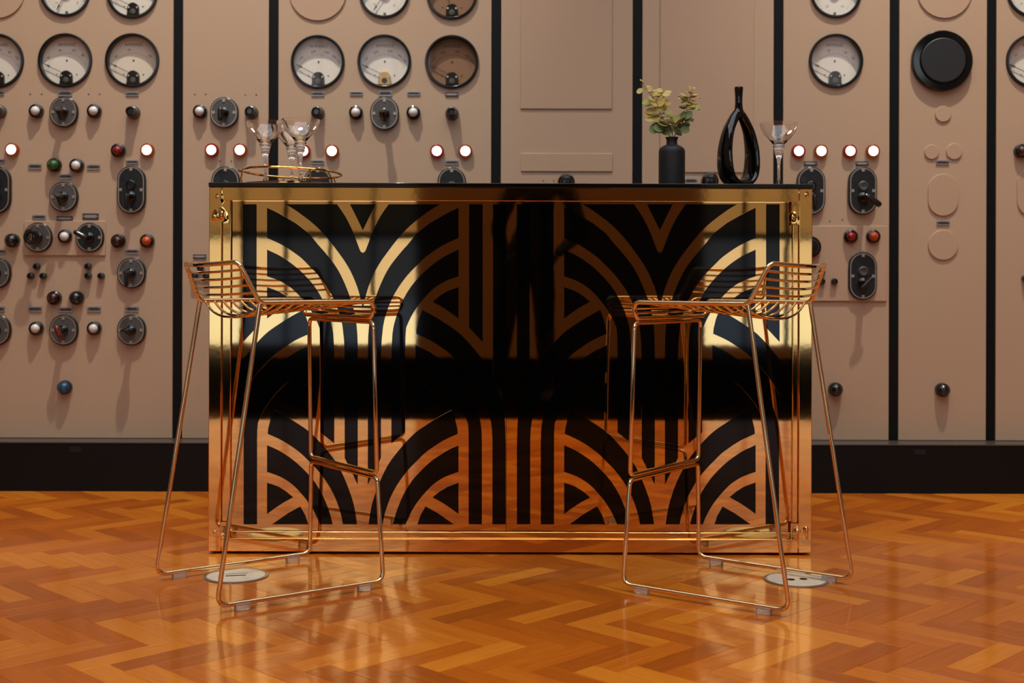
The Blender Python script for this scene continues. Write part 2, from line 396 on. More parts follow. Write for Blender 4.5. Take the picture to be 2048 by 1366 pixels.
# ---- switchboard wall
wall = MB().box(-XR, XR, 5.03, 5.3, 0, CEIL).build('wall_back', 'strip_black'); tag(wall, kind='structure')
strips = [355.5, 546.5, 992, 1274.5, 1556.5, 1788.5, 1983]
edges = [WP(px, 450, PY)[0] for px in strips]
hw = 0.0190
PB, PT = 0.19, 3.4
bounds = [-2.75] + edges + [2.75]
panels = []
GAUGES = [(-6, 122, 55.5), (131, 121, 55), (265, 121, 55), (636, 124, 54.5), (769, 123, 54.5), (904, 124, 54.5), (1672, 122, 55), (2066, 122, 55), (131, -17, 51.5), (265, -14, 52), (769, -14, 51.5), (904, -12, 52), (1672, -15, 52), (2066, -18, 54)]
def panel_mesh(a, b, z0, z1):
    """steel sheet with round cut-outs for the meters"""
    cu = bpy.data.curves.new('p', 'CURVE'); cu.dimensions = '2D'; cu.fill_mode = 'BOTH'; cu.extrude = 0.0205; cu.bevel_depth = 0.002; cu.bevel_resolution = 1; cu.offset = -0.002
    def loop_(pts):
        sp = cu.splines.new('POLY'); sp.points.add(len(pts) - 1); sp.use_cyclic_u = True
        for p, (x, z) in zip(sp.points, pts): p.co = (x, z, 0, 1)
    loop_([(a, z0), (b, z0), (b, z1), (a, z1)])
    for px, py, r in GAUGES:
        x, z = WP(px, py, PY)
        if a < x < b: loop_([(x + r * 0.965 * PY / F * math.cos(2 * math.pi * k / 40), z + r * 0.965 * PY / F * math.sin(2 * math.pi * k / 40)) for k in range(40)])
    ob = bpy.data.objects.new('p', cu); COL.objects.link(ob)
    me = bpy.data.meshes.new_from_object(ob.evaluated_get(bpy.context.evaluated_depsgraph_get()))
    bpy.data.objects.remove(ob); bpy.data.curves.remove(cu)
    for v in me.vertices: v.co = (v.co.x, PY + 0.0225 - v.co.z, v.co.y)
    me.name = 'switchboard_panel'; me.materials.clear(); me.materials.append(MATS['wall_paint'])
    bm = bmesh.new(); bm.from_mesh(me); bmesh.ops.remove_doubles(bm, verts=bm.verts, dist=1e-5); bmesh.ops.recalc_face_normals(bm, faces=bm.faces)
    for f in bm.faces: f.smooth = False
    bm.to_mesh(me); bm.free(); return me
for i in range(len(bounds) - 1):
    a = bounds[i] + (hw if i else 0); b = bounds[i + 1] - (hw if i < len(bounds) - 2 else 0)
    panels.append(link('switchboard_panel', panel_mesh(a, b, PB, PT), wall))
for e in edges: MB().box(e - hw + 0.001, e + hw - 0.001, PY + 0.004, 5.03, PB, PT).build('panel_strip', 'strip_black', wall, bevel=0.002)
pl = tag(MB().box(-XR, XR, 4.87, 5.03, 0, 0.184).build('baseboard_back', 'plinth_black'), kind='structure')
MB().box(-XR, XR, 4.868, 5.02, 0.184, 0.189).build('ledge', 'plinth_edge', pl, bevel=0.0015)
for px, py in ((151, 899), (1840, 904)):
    x, z = WP(px, py, 4.87); MB().box(x - 0.021, x + 0.021, 4.8685, 4.871, z - 0.01, z + 0.01).build('vent_slot', 'hole_black', pl)
def panel_at(px):
    return panels[sum(1 for s in strips if px > s)]
def stad(w_, h_, n=14):
    """upright stadium / circle outline"""
    r = w_ / 2; d = max(0, h_ / 2 - r); p = []
    for k in range(n + 1): a = math.pi * k / n; p.append((r * math.cos(a), d + r * math.sin(a)))
    for k in range(n + 1): a = math.pi + math.pi * k / n; p.append((r * math.cos(a), -d + r * math.sin(a)))
    return p[:-1] if d < 1e-6 else p
S = PY / F           # metres per photo pixel on the panels
def cover_shape(px, py, poly, th=0.005):
    x, z = WP(px, py, PY); MB().prism([(x + a, z + b) for a, b in poly], PY - th, PY + 0.002).build('cover_plate', 'cover_paint', panel_at(px), bevel=0.0015)
def rect(x0, y0_, x1, y1_): return [(-(x1 - x0) / 2 * S, -(y1_ - y0_) / 2 * S), ((x1 - x0) / 2 * S, -(y1_ - y0_) / 2 * S), ((x1 - x0) / 2 * S, (y1_ - y0_) / 2 * S), (-(x1 - x0) / 2 * S, (y1_ - y0_) / 2 * S)]
def cover_rect(x0, y0_, x1, y1_, th=0.005): cover_shape((x0 + x1) / 2, (y0_ + y1_) / 2, rect(x0, y0_, x1, y1_), th)
cover_rect(1042, -420, 1225, 218); cover_rect(1042, 307, 1225, 343); cover_rect(1321, -420, 1508, 345)
cover_rect(50, 442, 212, 511, 0.007); cover_rect(1572, 452, 1773, 602, 0.007)
for px, py, r in ((1886, 228, 16), (1863, 304, 14.5), (1908, 303, 16), (1886, 490, 30), (636, -15, 57), (1889, -18, 55), (-4, -18, 55)):
    cover_shape(px, py, stad(2 * r * S, 2 * r * S), 0.006)
cover_shape(1886, 390, stad(60 * S, 84 * S), 0.006); cover_shape(2064, 384, stad(60 * S, 97 * S), 0.006)
# engraved nameplates (too small to read)
NP = [(131, 187, 27, 11, 0), (265, 188, 26, 8, 0), (-3, 186, 24, 9, 0), (265, 324, 25, 8, 0), (-3, 322, 25, 8, 0), (71, 333, 26, 11, 0), (188, 334, 26, 11, 0), (132, 353, 25, 11, 0),
      (79, 434, 26, 9, 0), (182, 433, 32, 12, 1), (130, 437, 32, 9, 1), (265, 503, 27, 10, 0), (-2, 503, 27, 10, 0), (71, 618, 27, 11, 0), (132, 619, 27, 11, 0), (189, 618, 27, 11, 0),
      (265, 618, 26, 11, 0), (-3, 618, 27, 11, 0), (400, 513, 26, 8, 1), (636, 188, 26, 9, 0), (713, 187, 26, 8, 0), (771, 187, 27, 11, 0), (828, 187, 26, 8, 0), (904, 189, 26, 8, 1),
      (636, 324, 26, 8, 0), (904, 325, 27, 9, 0), (1382, 362, 26, 12, 0), (1621, 327, 26, 8, 1), (1724, 327, 25, 8, 1), (1885, 325, 26, 9, 0), (1886, 446, 26, 9, 0), (1657, 530, 26, 9, 1)]
for px, py, w_, h_, dk in NP:
    x, z = WP(px, py, PY); a, b = w_ * S / 2, h_ * S / 2; m_ = MB()
    m_.box(x - a, x + a, PY - 0.004, PY + 0.001, z - b, z + b, 0)
    m_.box(x - a * 0.72, x + a * 0.72, PY - 0.0045, PY - 0.003, z - b * 0.5, z + b * 0.5, 1)
    for s_ in (-1, 1): m_.lathe([(0.003, 0), (0.003, 0.0015), (0, 0.0022)], 8, 'y', (x + s_ * a * 0.85, PY - 0.004, z), 1)
    m_.build('nameplate', ['nameplate_dark', 'nameplate'] if dk else ['nameplate', 'nameplate_dark'], panel_at(px))
for px, py in [(61, 188), (84, 188), (178, 188), (200, 188), (390, 188), (412, 188), (491, 189), (513, 189), (440, 322), (463, 322), (1087, 361), (1108, 361), (1660, 442), (1685, 439)]:
    x, z = WP(px, py, PY); MB().lathe([(0.003, -0.001), (0.003, 0.001), (0.0015, 0.002), (0, 0.002)], 8, 'y', (x, PY, z)).build('screw', 'bakelite_worn', panel_at(px))
for px, py in [(72, 533), (60, 552), (85, 552), (175, 533), (175, 552), (201, 552), (400, 536), (388, 552), (412, 552), (1645, 544), (1645, 563), (1670, 563), (2053, 557)]:
    x, z = WP(px, py, PY - 0.02); MB().lathe([(0.0125, -0.001), (0.0135, 0.012), (0.012, 0.022), (0.006, 0.023), (0.0055, 0.016), (0, 0.016)], 14, 'y', (x, PY, z)).build('terminal_knob', 'bakelite', panel_at(px))

# ---- gauges
def gauge(px, py, r_px, label, nums=None, dial='dial_white', ang=-64.0, clock=False, brass=False):
    x, z = WP(px, py, PY); Rr = r_px * S
    t = thing('ammeter_gauge', label, 'gauge', (x, PY, z), 0, 'round meters of the switchboard')
    MB().lathe([(Rr * 0.95, -0.024), (Rr * 0.95, 0.0005), (Rr * 0.99, 0.0005), (Rr * 0.99, 0.006), (Rr * 0.965, 0.011), (Rr * 0.915, 0.0115), (Rr * 0.888, 0.008), (Rr * 0.885, -0.024), (Rr * 0.95, -0.024)], 48).build('bezel', 'bezel_black', t)
    d = MB().lathe([(Rr * 0.89, 0.0), (Rr * 0.89, 0.004), (0, 0.004)], 40).build('dial', dial, t)
    hub = -0.48 * Rr; yk = -0.0043
    ink = MB(); fad = 'ink_faded'
    if not clock:
        text_mb(ink, 'AMPERES', 0.0175, 0, 0.60 * Rr, yk)
        for n_, a in (nums or []):
            aa = R(a); rr = 0.905 * Rr
            text_mb(ink, n_, 0.0135, rr * math.sin(aa), hub + rr * math.cos(aa), yk, -aa)
        for k in range(27):
            aa = R(-66 + 132 * k / 26); r0 = 0.745 * Rr; r1 = (0.80 if k % 5 else 0.83) * Rr; wd = 0.0005
            c, s_ = math.cos(aa), math.sin(aa)
            ink.add([(r0 * s_ - wd * c, yk, hub + r0 * c + wd * s_), (r0 * s_ + wd * c, yk, hub + r0 * c - wd * s_), (r1 * s_ + wd * c, yk, hub + r1 * c - wd * s_), (r1 * s_ - wd * c, yk, hub + r1 * c + wd * s_)], [(0, 1, 2, 3)])
        ink.lathe([(0.0035, 0.004), (0.0035, 0.0055), (0, 0.006)], 8, 'y', (0, 0, 0.03 * Rr))
        for s_ in (-1, 1): ink.lathe([(0.0025, 0.004), (0.0025, 0.0055), (0, 0.006)], 8, 'y', (s_ * 0.36 * Rr, 0, hub))
        ink.build('lettering', 'ink', d)
        mc = 'movement_brass' if brass else 'movement'
        w1 = 0.225 * Rr; p = [(-w1 * 1.12, hub - 0.36 * Rr), (w1 * 1.12, hub - 0.36 * Rr), (w1, hub - 0.27 * Rr)]
        for k in range(9): a = math.pi * k / 8; p.append((w1 * math.cos(a), hub - 0.09 * Rr + w1 * math.sin(a)))
        p.append((-w1, hub - 0.27 * Rr))
        mv = MB().prism(p, -0.016, -0.003).build('movement_cover', mc, t, bevel=0.002)
        MB().lathe([(0.011, 0.015), (0.011, 0.0175), (0.006, 0.0185), (0, 0.0185)], 14, 'y', (0, 0, hub - 0.21 * Rr)).build('zero_screw', 'bakelite_worn' if not brass else 'hole_black', mv)
        for s_ in (-1, 1): MB().lathe([(0.004, 0.015), (0.004, 0.0175), (0, 0.0185)], 10, 'y', (s_ * 0.16 * Rr, 0, hub - 0.06 * Rr)).build('pin', 'steel_pin', mv)
        piv, ln, r0 = (0, hub - 0.02 * Rr), 0.93 * Rr, 0.10 * Rr
    else:
        for k in range(41):
            aa = R(-140 + 280 * k / 40); r0 = 0.70 * Rr; r1 = (0.76 if k % 5 else 0.80) * Rr; wd = 0.0005; c, s_ = math.cos(aa), math.sin(aa)
            ink.add([(r0 * s_ - wd * c, yk, r0 * c + wd * s_), (r0 * s_ + wd * c, yk, r0 * c - wd * s_), (r1 * s_ + wd * c, yk, r1 * c - wd * s_), (r1 * s_ - wd * c, yk, r1 * c + wd * s_)], [(0, 1, 2, 3)])
        for n_, a in nums or []:
            aa = R(a); text_mb(ink, n_, 0.0135, 0.58 * Rr * math.sin(aa), 0.58 * Rr * math.cos(aa), yk, 0)
        ink.lathe([(0.006, 0.004), (0.006, 0.008), (0, 0.009)], 10, 'y', (0, 0, -0.78 * Rr))
        ink.build('lettering', 'ink_faded', d)
        MB().lathe([(0.02, 0.003), (0.018, 0.012), (0, 0.014)], 18).build('hub_cap', 'movement_brass', t)
        piv, ln, r0 = (0, 0), 0.8 * Rr, 0.0
    aa = R(ang); c, s_ = math.cos(aa), math.sin(aa); nd = MB()
    P = lambda l, w_: (piv[0] + l * s_ + w_ * c, -0.0125, piv[1] + l * c - w_ * s_)
    tr_, tw = ln * 0.80, 0.0011
    nd.add([P(r0, -tw), P(r0, tw), P(tr_ - 0.008, tw), P(tr_ - 0.006, 0.004), P(tr_ + 0.006, 0.002), P(ln, 0.0006), P(ln, -0.0006), P(tr_ + 0.006, -0.002), P(tr_ - 0.006, -0.004), P(tr_ - 0.008, -tw)], [tuple(range(10))])
    v2 = [(a, b + 0.0015, c_) for a, b, c_ in nd.v]; nd.add(v2, [tuple(range(9, -1, -1))]); nd.f += [(i, (i + 1) % 10, 10 + (i + 1) % 10, 10 + i) for i in range(10)]; nd.mi += [0] * 10
    nd.build('pointer', 'needle', t)
    for ch in t.children:
        if ch.name.split('.')[0] != 'bezel': ch.location.y += 0.022
    MB().add([(Rr * 0.888 * math.cos(2 * math.pi * k / 40), -0.006, Rr * 0.888 * math.sin(2 * math.pi * k / 40)) for k in range(40)], [tuple(range(40))]).build('cover_glass', 'gauge_glass', t)
    return t
N6 = [('100', -45), ('200', -12), ('300', 19), ('400', 40), ('500', 54)]
N6b = [('100', -49), ('200', -21), ('300', 12), ('400', 38), ('500', 53)]
N4 = [('20', -48), ('40', -16), ('60', 16), ('80', 40)]
gauge(-6, 122, 55.5, 'white-dialled ammeter cut off by the left edge of the photo', [('60', 3), ('80', 26), ('100', 46)])
gauge(131, 121, 55, 'round white ammeter above the leftmost rotary switch with a black T handle', N4)
gauge(265, 121, 55, 'round ammeter with the light streak, just left of the first black strip', [('20', -45), ('40', -10), ('60', 42)], 'dial_cream')
gauge(636, 124, 54.5, 'white ammeter leftmost of the trio above the coupe glasses', N6, 'dial_white', -62)
gauge(769, 123, 54.5, 'white ammeter with brass works, middle of the trio above the coupe glasses', N6b, 'dial_white', -64, brass=True)
gauge(904, 124, 54.5, 'brown-dialled ammeter shown whole, rightmost of the trio', N6b, 'dial_brown', -62)
gauge(1672, 122, 55, 'white ammeter alone above the four lit lamps right of the bar', [('20', -14), ('40', 26), ('50', 48)], 'dial_white', -62)
gauge(2066, 122, 55, 'white ammeter half cut off by the right edge of the photo', [('10', -38), ('20', -5), ('30', 30)])
gauge(131, -17, 51.5, 'meter sliced by the photo top with a needle pointing down-left, far left', [('10', -135), ('0', 135)], 'dial_white', -152, True)
gauge(265, -14, 52, 'ammeter sliced by the top of the photo beside the first black strip', N4)
gauge(769, -14, 51.5, 'pale meter sliced by the photo top above the middle ammeter of the trio', [('10', -135), ('0', 140)], 'dial_white', -147, True)
gauge(904, -12, 52, 'brown-dialled meter sliced by the top of the photo', N6b, 'dial_brown', -22)
gauge(1672, -15, 52, 'white meter with a brass hub sliced by the photo top, right of the bar', [('20', -150), ('10', 150)], 'dial_white', 20, True)
gauge(2066, -18, 54, 'meter cut off by the top right corner of the photo', [('10', -140), ('20', 140)], 'dial_white', 60, True)
# plain black cover disc
x, z = WP(1882, 123, PY)
t = thing('round_black_cover', 'large plain black disc cover on the right, with no dial', 'cover', (x, PY, z))
rb = 60.5 * S
MB().lathe([(rb, -0.001), (rb, 0.02), (rb * 0.97, 0.024), (rb * 0.78, 0.026), (rb * 0.76, 0.022), (0, 0.022)], 48).build('rim', 'black_gloss', t)
MB().lathe([(rb * 0.74, 0.02), (rb * 0.735, 0.032), (rb * 0.71, 0.034), (0, 0.034)], 48).build('disc', 'vase_matte', t)

# ---- indicator lamps
def lamp(px, py, lens, label, lit=None, r_px=14.0):
    x, z = WP(px, py, PY - 0.015); r = r_px * S
    t = thing('indicator_lamp', label, 'lamp', (x, PY, z), 0, 'indicator lamps')
    if lit:
        MB().lathe([(r * 1.0, -0.001), (r * 1.0, 0.008), (r * 0.97, 0.014), (r * 0.84, 0.018), (r * 0.70, 0.0185), (r * 0.68, 0.012), (0, 0.012)], 28).build('collar', 'ring_lit_red' if lit == 'red' else 'ring_lit_amber', t)
        MB().lathe([(r * 0.69, 0.012), (r * 0.685, 0.0175), (r * 0.55, 0.020), (r * 0.3, 0.0215), (0, 0.022)], 28).build('lens', 'lens_lit_red' if lit == 'red' else 'lens_lit_warm', t)
    else:
        q = {'lens_white': 0.66, 'lens_red': 0.68, 'lens_amber': 0.68, 'lens_dark_red': 0.76, 'lens_green': 0.8}.get(lens, 0.88)
        MB().lathe([(r * 1.0, -0.001), (r * 1.0, 0.012), (r * 0.97, 0.02), (r * (q + 0.06), 0.024), (r * q, 0.022), (0, 0.022)], 28).build('collar', 'bakelite', t)
        d = 0.9 * r * q
        MB().lathe([(r * q * math.cos(R(a)), 0.02 + d * math.sin(R(a))) for a in (0, 15, 30, 45, 60, 75)] + [(0, 0.02 + d)], 28).build('lens', lens, t)
    return t
lamp(72, 222, 'lens_white', 'white lamp left of the top T-handled rotary switch, far left panel')
lamp(188, 222, 'lens_white', 'white lamp right of the top T-handled rotary switch, far left panel')
lamp(108, 330, 'lens_green', 'green lamp, the only green one on the switchboard')
lamp(153, 331, 'lens_white', 'white lamp directly right of the green lamp')
lamp(236, 301, 'lens_red', 'unlit red lamp left of a glowing one, above the oval switch, far left panel')
lamp(294, 300, None, 'glowing lamp right of the unlit red one, far left panel', 'amber')
lamp(23, 299, None, 'glowing lamp near the left edge of the photo', 'amber')
lamp(130, 473, 'lens_white', 'white lamp between two rotary switches on the raised plate')
lamp(24, 481, 'lens_dark', 'near-black lamp left of the raised plate, by the left edge')
lamp(236, 482, 'lens_dark_red', 'dark red lamp right of the raised plate, next to an amber one')
lamp(294, 482, 'lens_amber', 'unlit amber lamp in the left part of the photo')
lamp(108, 596, 'lens_dark_red', 'dark red lamp, left of the pair above the red-handled rotary switch')
lamp(153, 596, 'lens_dark', 'black-lensed lamp, right of the pair above the red-handled rotary switch')
lamp(72, 657, 'lens_white', 'white lamp left of the red-handled rotary switch, lower far left')
lamp(188, 657, 'lens_white', 'white lamp right of the red-handled rotary switch, lower far left')
lamp(129, 775, 'lens_blue', 'blue lamp alone at the bottom of the far left panel')
lamp(400, 223, 'lens_white', 'white lamp just right of the first black strip')
lamp(423, 300, None, 'glowing red-ringed lamp left of the left coupe glass', 'red')
lamp(480, 300, None, 'glowing amber-ringed lamp touching the left coupe glass outline', 'amber')
lamp(607, 302, None, 'glowing lamp half hidden behind the coupe glasses', 'red')
lamp(664, 302, None, 'glowing lamp just right of the three grouped coupe glasses', 'amber')
lamp(712, 225, 'lens_white', 'white lamp left of the rotary switch under the middle ammeter of the trio')
lamp(827, 225, 'lens_white', 'white lamp right of the rotary switch under the middle ammeter of the trio')
lamp(874, 302, None, 'glowing red-ringed lamp, left of the pair below the brown ammeter', 'red')
lamp(931, 302, None, 'glowing amber-ringed lamp, right of the pair below the brown ammeter', 'amber')
lamp(1598, 302, None, 'glowing red-ringed lamp next to the single coupe glass, first of four', 'red')
lamp(1643, 302, None, 'glowing amber-ringed lamp, second of the four right of the bar', 'amber')
lamp(1701, 302, None, 'glowing red-ringed lamp, third of the four right of the bar', 'red')
lamp(1747, 302, None, 'glowing amber-ringed lamp, last of the four by the black strip', 'amber')
lamp(1702, 473, 'lens_red', 'unlit bright red lamp beside an amber one, right of the bar')
lamp(1747, 473, 'lens_amber', 'unlit amber lamp right of the bar, beside the bright red one')
lamp(1672, 779, 'lens_dark', 'black ball-shaped lamp low on the panel directly right of the bar')
lamp(1886, 780, 'lens_dark', 'black ball-shaped lamp low on the panel of blank plates')
lamp(2044, 302, 'lens_dark_red', 'dark red lamp cut off by the right edge of the photo')

# ---- rotary switches
def switch(px, py, label, handle, oval=False, dark=False, wpx=57, hpx=None):
    x, z = WP(px, py, PY); W_ = wpx * S; Hh = (hpx or (96 if oval else 62)) * S
    t = thing('rotary_switch', label, 'switch', (x, PY, z), 0, 'oval switches' if oval else 'round rotary switches')
    MB().prism(stad(W_, Hh), -0.016, 0.002).build('base', 'bakelite', t, bevel=0.003)
    pm = MB().prism(stad(W_ * 0.86, Hh - W_ * 0.14), -0.018, -0.014)
    plate = pm.build('face_plate', 'switch_plate_dark' if dark or oval else 'switch_plate', t, bevel=0.0008)
    o_, i_ = stad(W_ * 0.90, Hh - W_ * 0.10), stad(W_ * 0.845, Hh - W_ * 0.155); n = len(o_)
    MB().add([(a, -0.0195, b) for a, b in o_] + [(a, -0.0195, b) for a, b in i_] + [(a, -0.014, b) for a, b in o_] + [(a, -0.014, b) for a, b in i_],
             [f for k in range(n) for f in ((k, (k + 1) % n, n + (k + 1) % n, n + k), (k, 2 * n + k, 2 * n + (k + 1) % n, (k + 1) % n), (n + k, n + (k + 1) % n, 3 * n + (k + 1) % n, 3 * n + k))]).build('rim_line', 'switch_rim', t)
    for a, b, tw, th in ((0, Hh / 2 - W_ * 0.13, 0.011, 0.010), (0, -Hh / 2 + W_ * 0.13, 0.011, 0.010), (-W_ * 0.36, 0, 0.010, 0.011), (W_ * 0.36, 0, 0.010, 0.011)):
        MB().box(a - tw / 2, a + tw / 2, -0.0205, -0.017, b - th / 2, b + th / 2).build('tab', 'switch_rim', t)
    dz = 0.0
    if oval:
        dz = -Hh * 0.14
        MB().lathe([(0.019, 0.016), (0.019, 0.024), (0.015, 0.026), (0.013, 0.022), (0.005, 0.022), (0.004, 0.02), (0, 0.02)], 22, 'y', (0, 0, Hh * 0.10)).build('lock', 'bakelite_worn' if handle != 'down' else 'bakelite', t)
        MB().lathe([(0.009, 0.016), (0.009, 0.019), (0.006, 0.019), (0.005, 0.0165), (0, 0.0165)], 14, 'y', (-W_ * 0.27, 0, Hh * 0.23)).build('pilot_hole', 'bakelite', t)
    hm = {'red': 'bakelite_red', 'worn': 'bakelite_worn'}.get(handle, 'bakelite')
    if handle == 'none': return t
    MB().lathe([(0.021, 0.016), (0.020, 0.024), (0.013, 0.028), (0.011, 0.075), (0, 0.077)], 20, 'y', (0, 0, dz)).build('boss', 'bakelite', t)
    ang, l0, l1, rr = {'down': (180, -0.006, 0.052, 0.0085), 'downs': (180, -0.010, 0.040, 0.0105), 'ul': (-62, -0.012, 0.044, 0.0105), 'dr': (124, -0.010, 0.062, 0.0125), 'dl': (-136, -0.030, 0.034, 0.0075),
                       'knob': (0, -0.006, 0.010, 0.0165), 'red': (160, -0.020, 0.030, 0.011), 'worn': (0, -0.006, 0.008, 0.0165), 'arch': (0, -0.004, 0.006, 0.024)}.get(handle, (180, 0, 0.04, 0.01))
    if handle == 'ring':
        p = [(0.022 * math.cos(2 * math.pi * k / 28), -0.082, 0.022 * math.sin(2 * math.pi * k / 28)) for k in range(28)]
        MB().tube(p, 0.0095, 10, True).build('handle', 'bakelite', t)
        MB().box(-0.002, 0.002, -0.086, -0.07, -0.014, 0.012).build('key', 'movement_brass', t); return t
    a = R(ang); dx, dzz = math.sin(a), math.cos(a); n = 9; pts, rs = [], []
    for k in range(n):
        s_ = k / (n - 1); l = l0 + (l1 - l0) * s_
        pts.append((l * dx, -0.078, dz + l * dzz)); rs.append(rr * (0.55 if k == 0 else 0.9 if k == 1 else 1.0 if k < n - 2 else 0.97 if k == n - 2 else 0.7))
    MB().tube(pts, rs, 12).build('handle', hm, t)
    if handle in ('knob', 'worn'):
        MB().tube([(0, -0.07, -0.004), (0.004, -0.058, -0.022), (0.004, -0.05, -0.034)], [0.011, 0.010, 0.007], 10).build('grip', 'bakelite', t)
    return t
switch(130, 225, 'rotary switch with a worn T handle below the round white ammeter, far left', 'worn')
switch(450, 226, 'rotary switch with an upright black lever, left of the first coupe glass', 'downs')
switch(770, 228, 'rotary switch with a worn knob below the middle ammeter of the trio', 'worn', hpx=66)
switch(130, 394, 'rotary switch with a grey knob directly above the raised plate', 'worn', hpx=61)
switch(79, 475, 'rotary switch with a round black ring handle and key slot', 'ring', hpx=60)
switch(182, 475, 'black-faced rotary switch with a lever pointing up-left on the raised plate', 'ul', dark=True, hpx=60)
switch(265, 546, 'rotary switch with a thin lever hanging down, under the amber lamp', 'down', hpx=62)
switch(130, 660, 'rotary switch with a red and black handle above the blue lamp', 'red', hpx=62)
switch(265, 660, 'rotary switch with a rounded black knob, lower right of the far left panel', 'arch', hpx=62)
switch(-4, 546, 'round rotary switch with a bare pale plate cut off by the left edge', 'knob', hpx=62)
switch(-4, 660, 'lowest rotary switch cut off by the left edge of the photo', 'knob', hpx=62)
switch(265, 380, 'oval switch with lever hanging down, below the unlit red lamp', 'down', True)
switch(-4, 380, 'oval switch cut off by the left edge of the photo', 'down', True)
switch(453, 381, 'oval switch whose top peeks over the bar left of the coupe glasses', 'down', True)
switch(637, 383, 'oval switch whose top shows through the gold tray', 'down', True)
switch(904, 383, 'oval switch whose top peeks over the bar below the brown ammeter', 'down', True)
switch(1621, 382, 'oval switch partly hidden by the right end of the bar', 'down', True)
switch(1724, 382, 'oval switch with a thick lever pointing down-right', 'dr', True)
switch(1724, 552, 'oval switch with a pale-edged lever slanting down-left on the raised right plate', 'dl', True)
# ---- small sockets
def socket(px, py, label):
    x, z = WP(px, py, PY - 0.02)
    t = thing('plug_socket', label, 'socket', (x, PY, z), 0, 'small plug sockets')
    MB().lathe([(0.0265, -0.001), (0.0265, 0.012), (0.023, 0.018), (0.022, 0.028), (0.019, 0.030)], 24).build('body', 'bakelite_worn', t)
    MB().lathe([(0.0195, 0.026), (0.0175, 0.052), (0.012, 0.053), (0.010, 0.046), (0, 0.046)], 24).build('barrel', 'bakelite', t)
socket(265, 224, 'small round socket under the ammeter beside the first black strip')
socket(-3, 222, 'small socket cut off by the left edge of the photo')
socket(502, 224, 'small round socket just above the left coupe glass')
socket(635, 225, 'small round socket above the grouped coupe glasses')
socket(904, 226, 'small round socket below the brown ammeter')
def pushknob(px, py, r_px, label):
    x, z = WP(px, py, PY - 0.02); r = r_px * S
    t = thing('push_button', label, 'button', (x, PY, z), 0, 'large black buttons')
    MB().lathe([(r, -0.001), (r, 0.02), (r * 0.95, 0.026), (r * 0.82, 0.028), (r * 0.8, 0.02), (0, 0.02)], 30).build('collar', 'black_gloss', t)
    MB().lathe([(r * 0.78, 0.018), (r * 0.76, 0.034), (r * 0.6, 0.042), (r * 0.3, 0.045), (0, 0.046)], 30).build('cap', 'bakelite', t)
pushknob(1133, 364, 17, 'black button half hidden behind the middle of the bar top')
pushknob(1421, 362, 17, 'black button between the matte bottle vase and the looped vase')
pushknob(1621, 494, 22, 'large black button partly hidden by the right post of the bar')

# ================================================================== BAR
BY = 3.76                      # front of the frame
def BP(px, py, Y=BY): return WP(px, py, Y)
bxl, bxr = BP(417.5, 737)[0], BP(1624.5, 737)[0]; bcx = (bxl + bxr) / 2
BZ0, BZ1 = 0.0075, 1.0862
TOPZ = 1.0995
bar = thing('bar_counter', 'gold mirrored cocktail bar with black art deco inlay and black top', 'bar counter', (bcx, BY, 0))
def bp(px, py, Y): x, z = WP(px, py, Y); return x - bcx, z
def bbox(name, x0, x1, y0, y1, z0, z1, m_, bev=0.0, par=None):
    return MB().box(x0, x1, y0, y1, z0, z1).build(name, m_, par or bar, bevel=bev)
HWb = (bxr - bxl) / 2
zt = bp(1020, 402.5, BY)[1]; zb = bp(1020, 1078, BY)[1]
xl = bp(443, 737, BY)[0]; xr = bp(1598, 737, BY)[0]
body = bbox('body', -HWb + 0.004, HWb - 0.004, 0.045, 0.60, 0.012, BZ1 - 0.001, 'bar_body')
for sx in (-1, 1): bbox('side_panel', sx * HWb - 0.002 if sx < 0 else HWb - 0.002, sx * HWb + 0.002 if sx < 0 else HWb + 0.002, 0.03, 0.60, BZ0, BZ1, 'gold_frame')
for sx in (-1, 1):
    for yy in (0.03, 0.55): bbox('foot', sx * (HWb - 0.08) - 0.02, sx * (HWb - 0.08) + 0.02, yy + 0.02, yy + 0.06, 0.0, 0.0125, 'bar_body')
top = MB().box(-HWb - 0.001, HWb + 0.001, -0.004, 0.604, BZ1, TOPZ).build('countertop', 'bar_top', bar, bevel=0.0015)
bbox('top_rail', xl + 0.001, xr - 0.001, 0.0, 0.05, zt, BZ1, 'gold_frame', 0.0018)
bbox('bottom_rail', xl + 0.001, xr - 0.001, 0.0, 0.05, BZ0, zb, 'gold_frame', 0.0018)
bbox('corner_post', -HWb, xl, 0.0, 0.05, BZ0, BZ1, 'gold_frame', 0.0022)
bbox('corner_post', xr, HWb, 0.0, 0.05, BZ0, BZ1, 'gold_frame', 0.0022)
# inner bead
xl2, xr2 = bp(462, 737, BY + 0.008)[0], bp(1585, 737, BY + 0.008)[0]; zb2 = bp(1020, 1064, BY + 0.008)[1]
bbox('inner_bead', xl, xl2, 0.008, 0.05, zb, zt, 'gold_frame', 0.0025); bbox('inner_bead', xr2, xr, 0.008, 0.05, zb, zt, 'gold_frame', 0.0025)
bbox('inner_bead', xl2, xr2, 0.008, 0.05, zb, zb2, 'gold_frame', 0.0025)
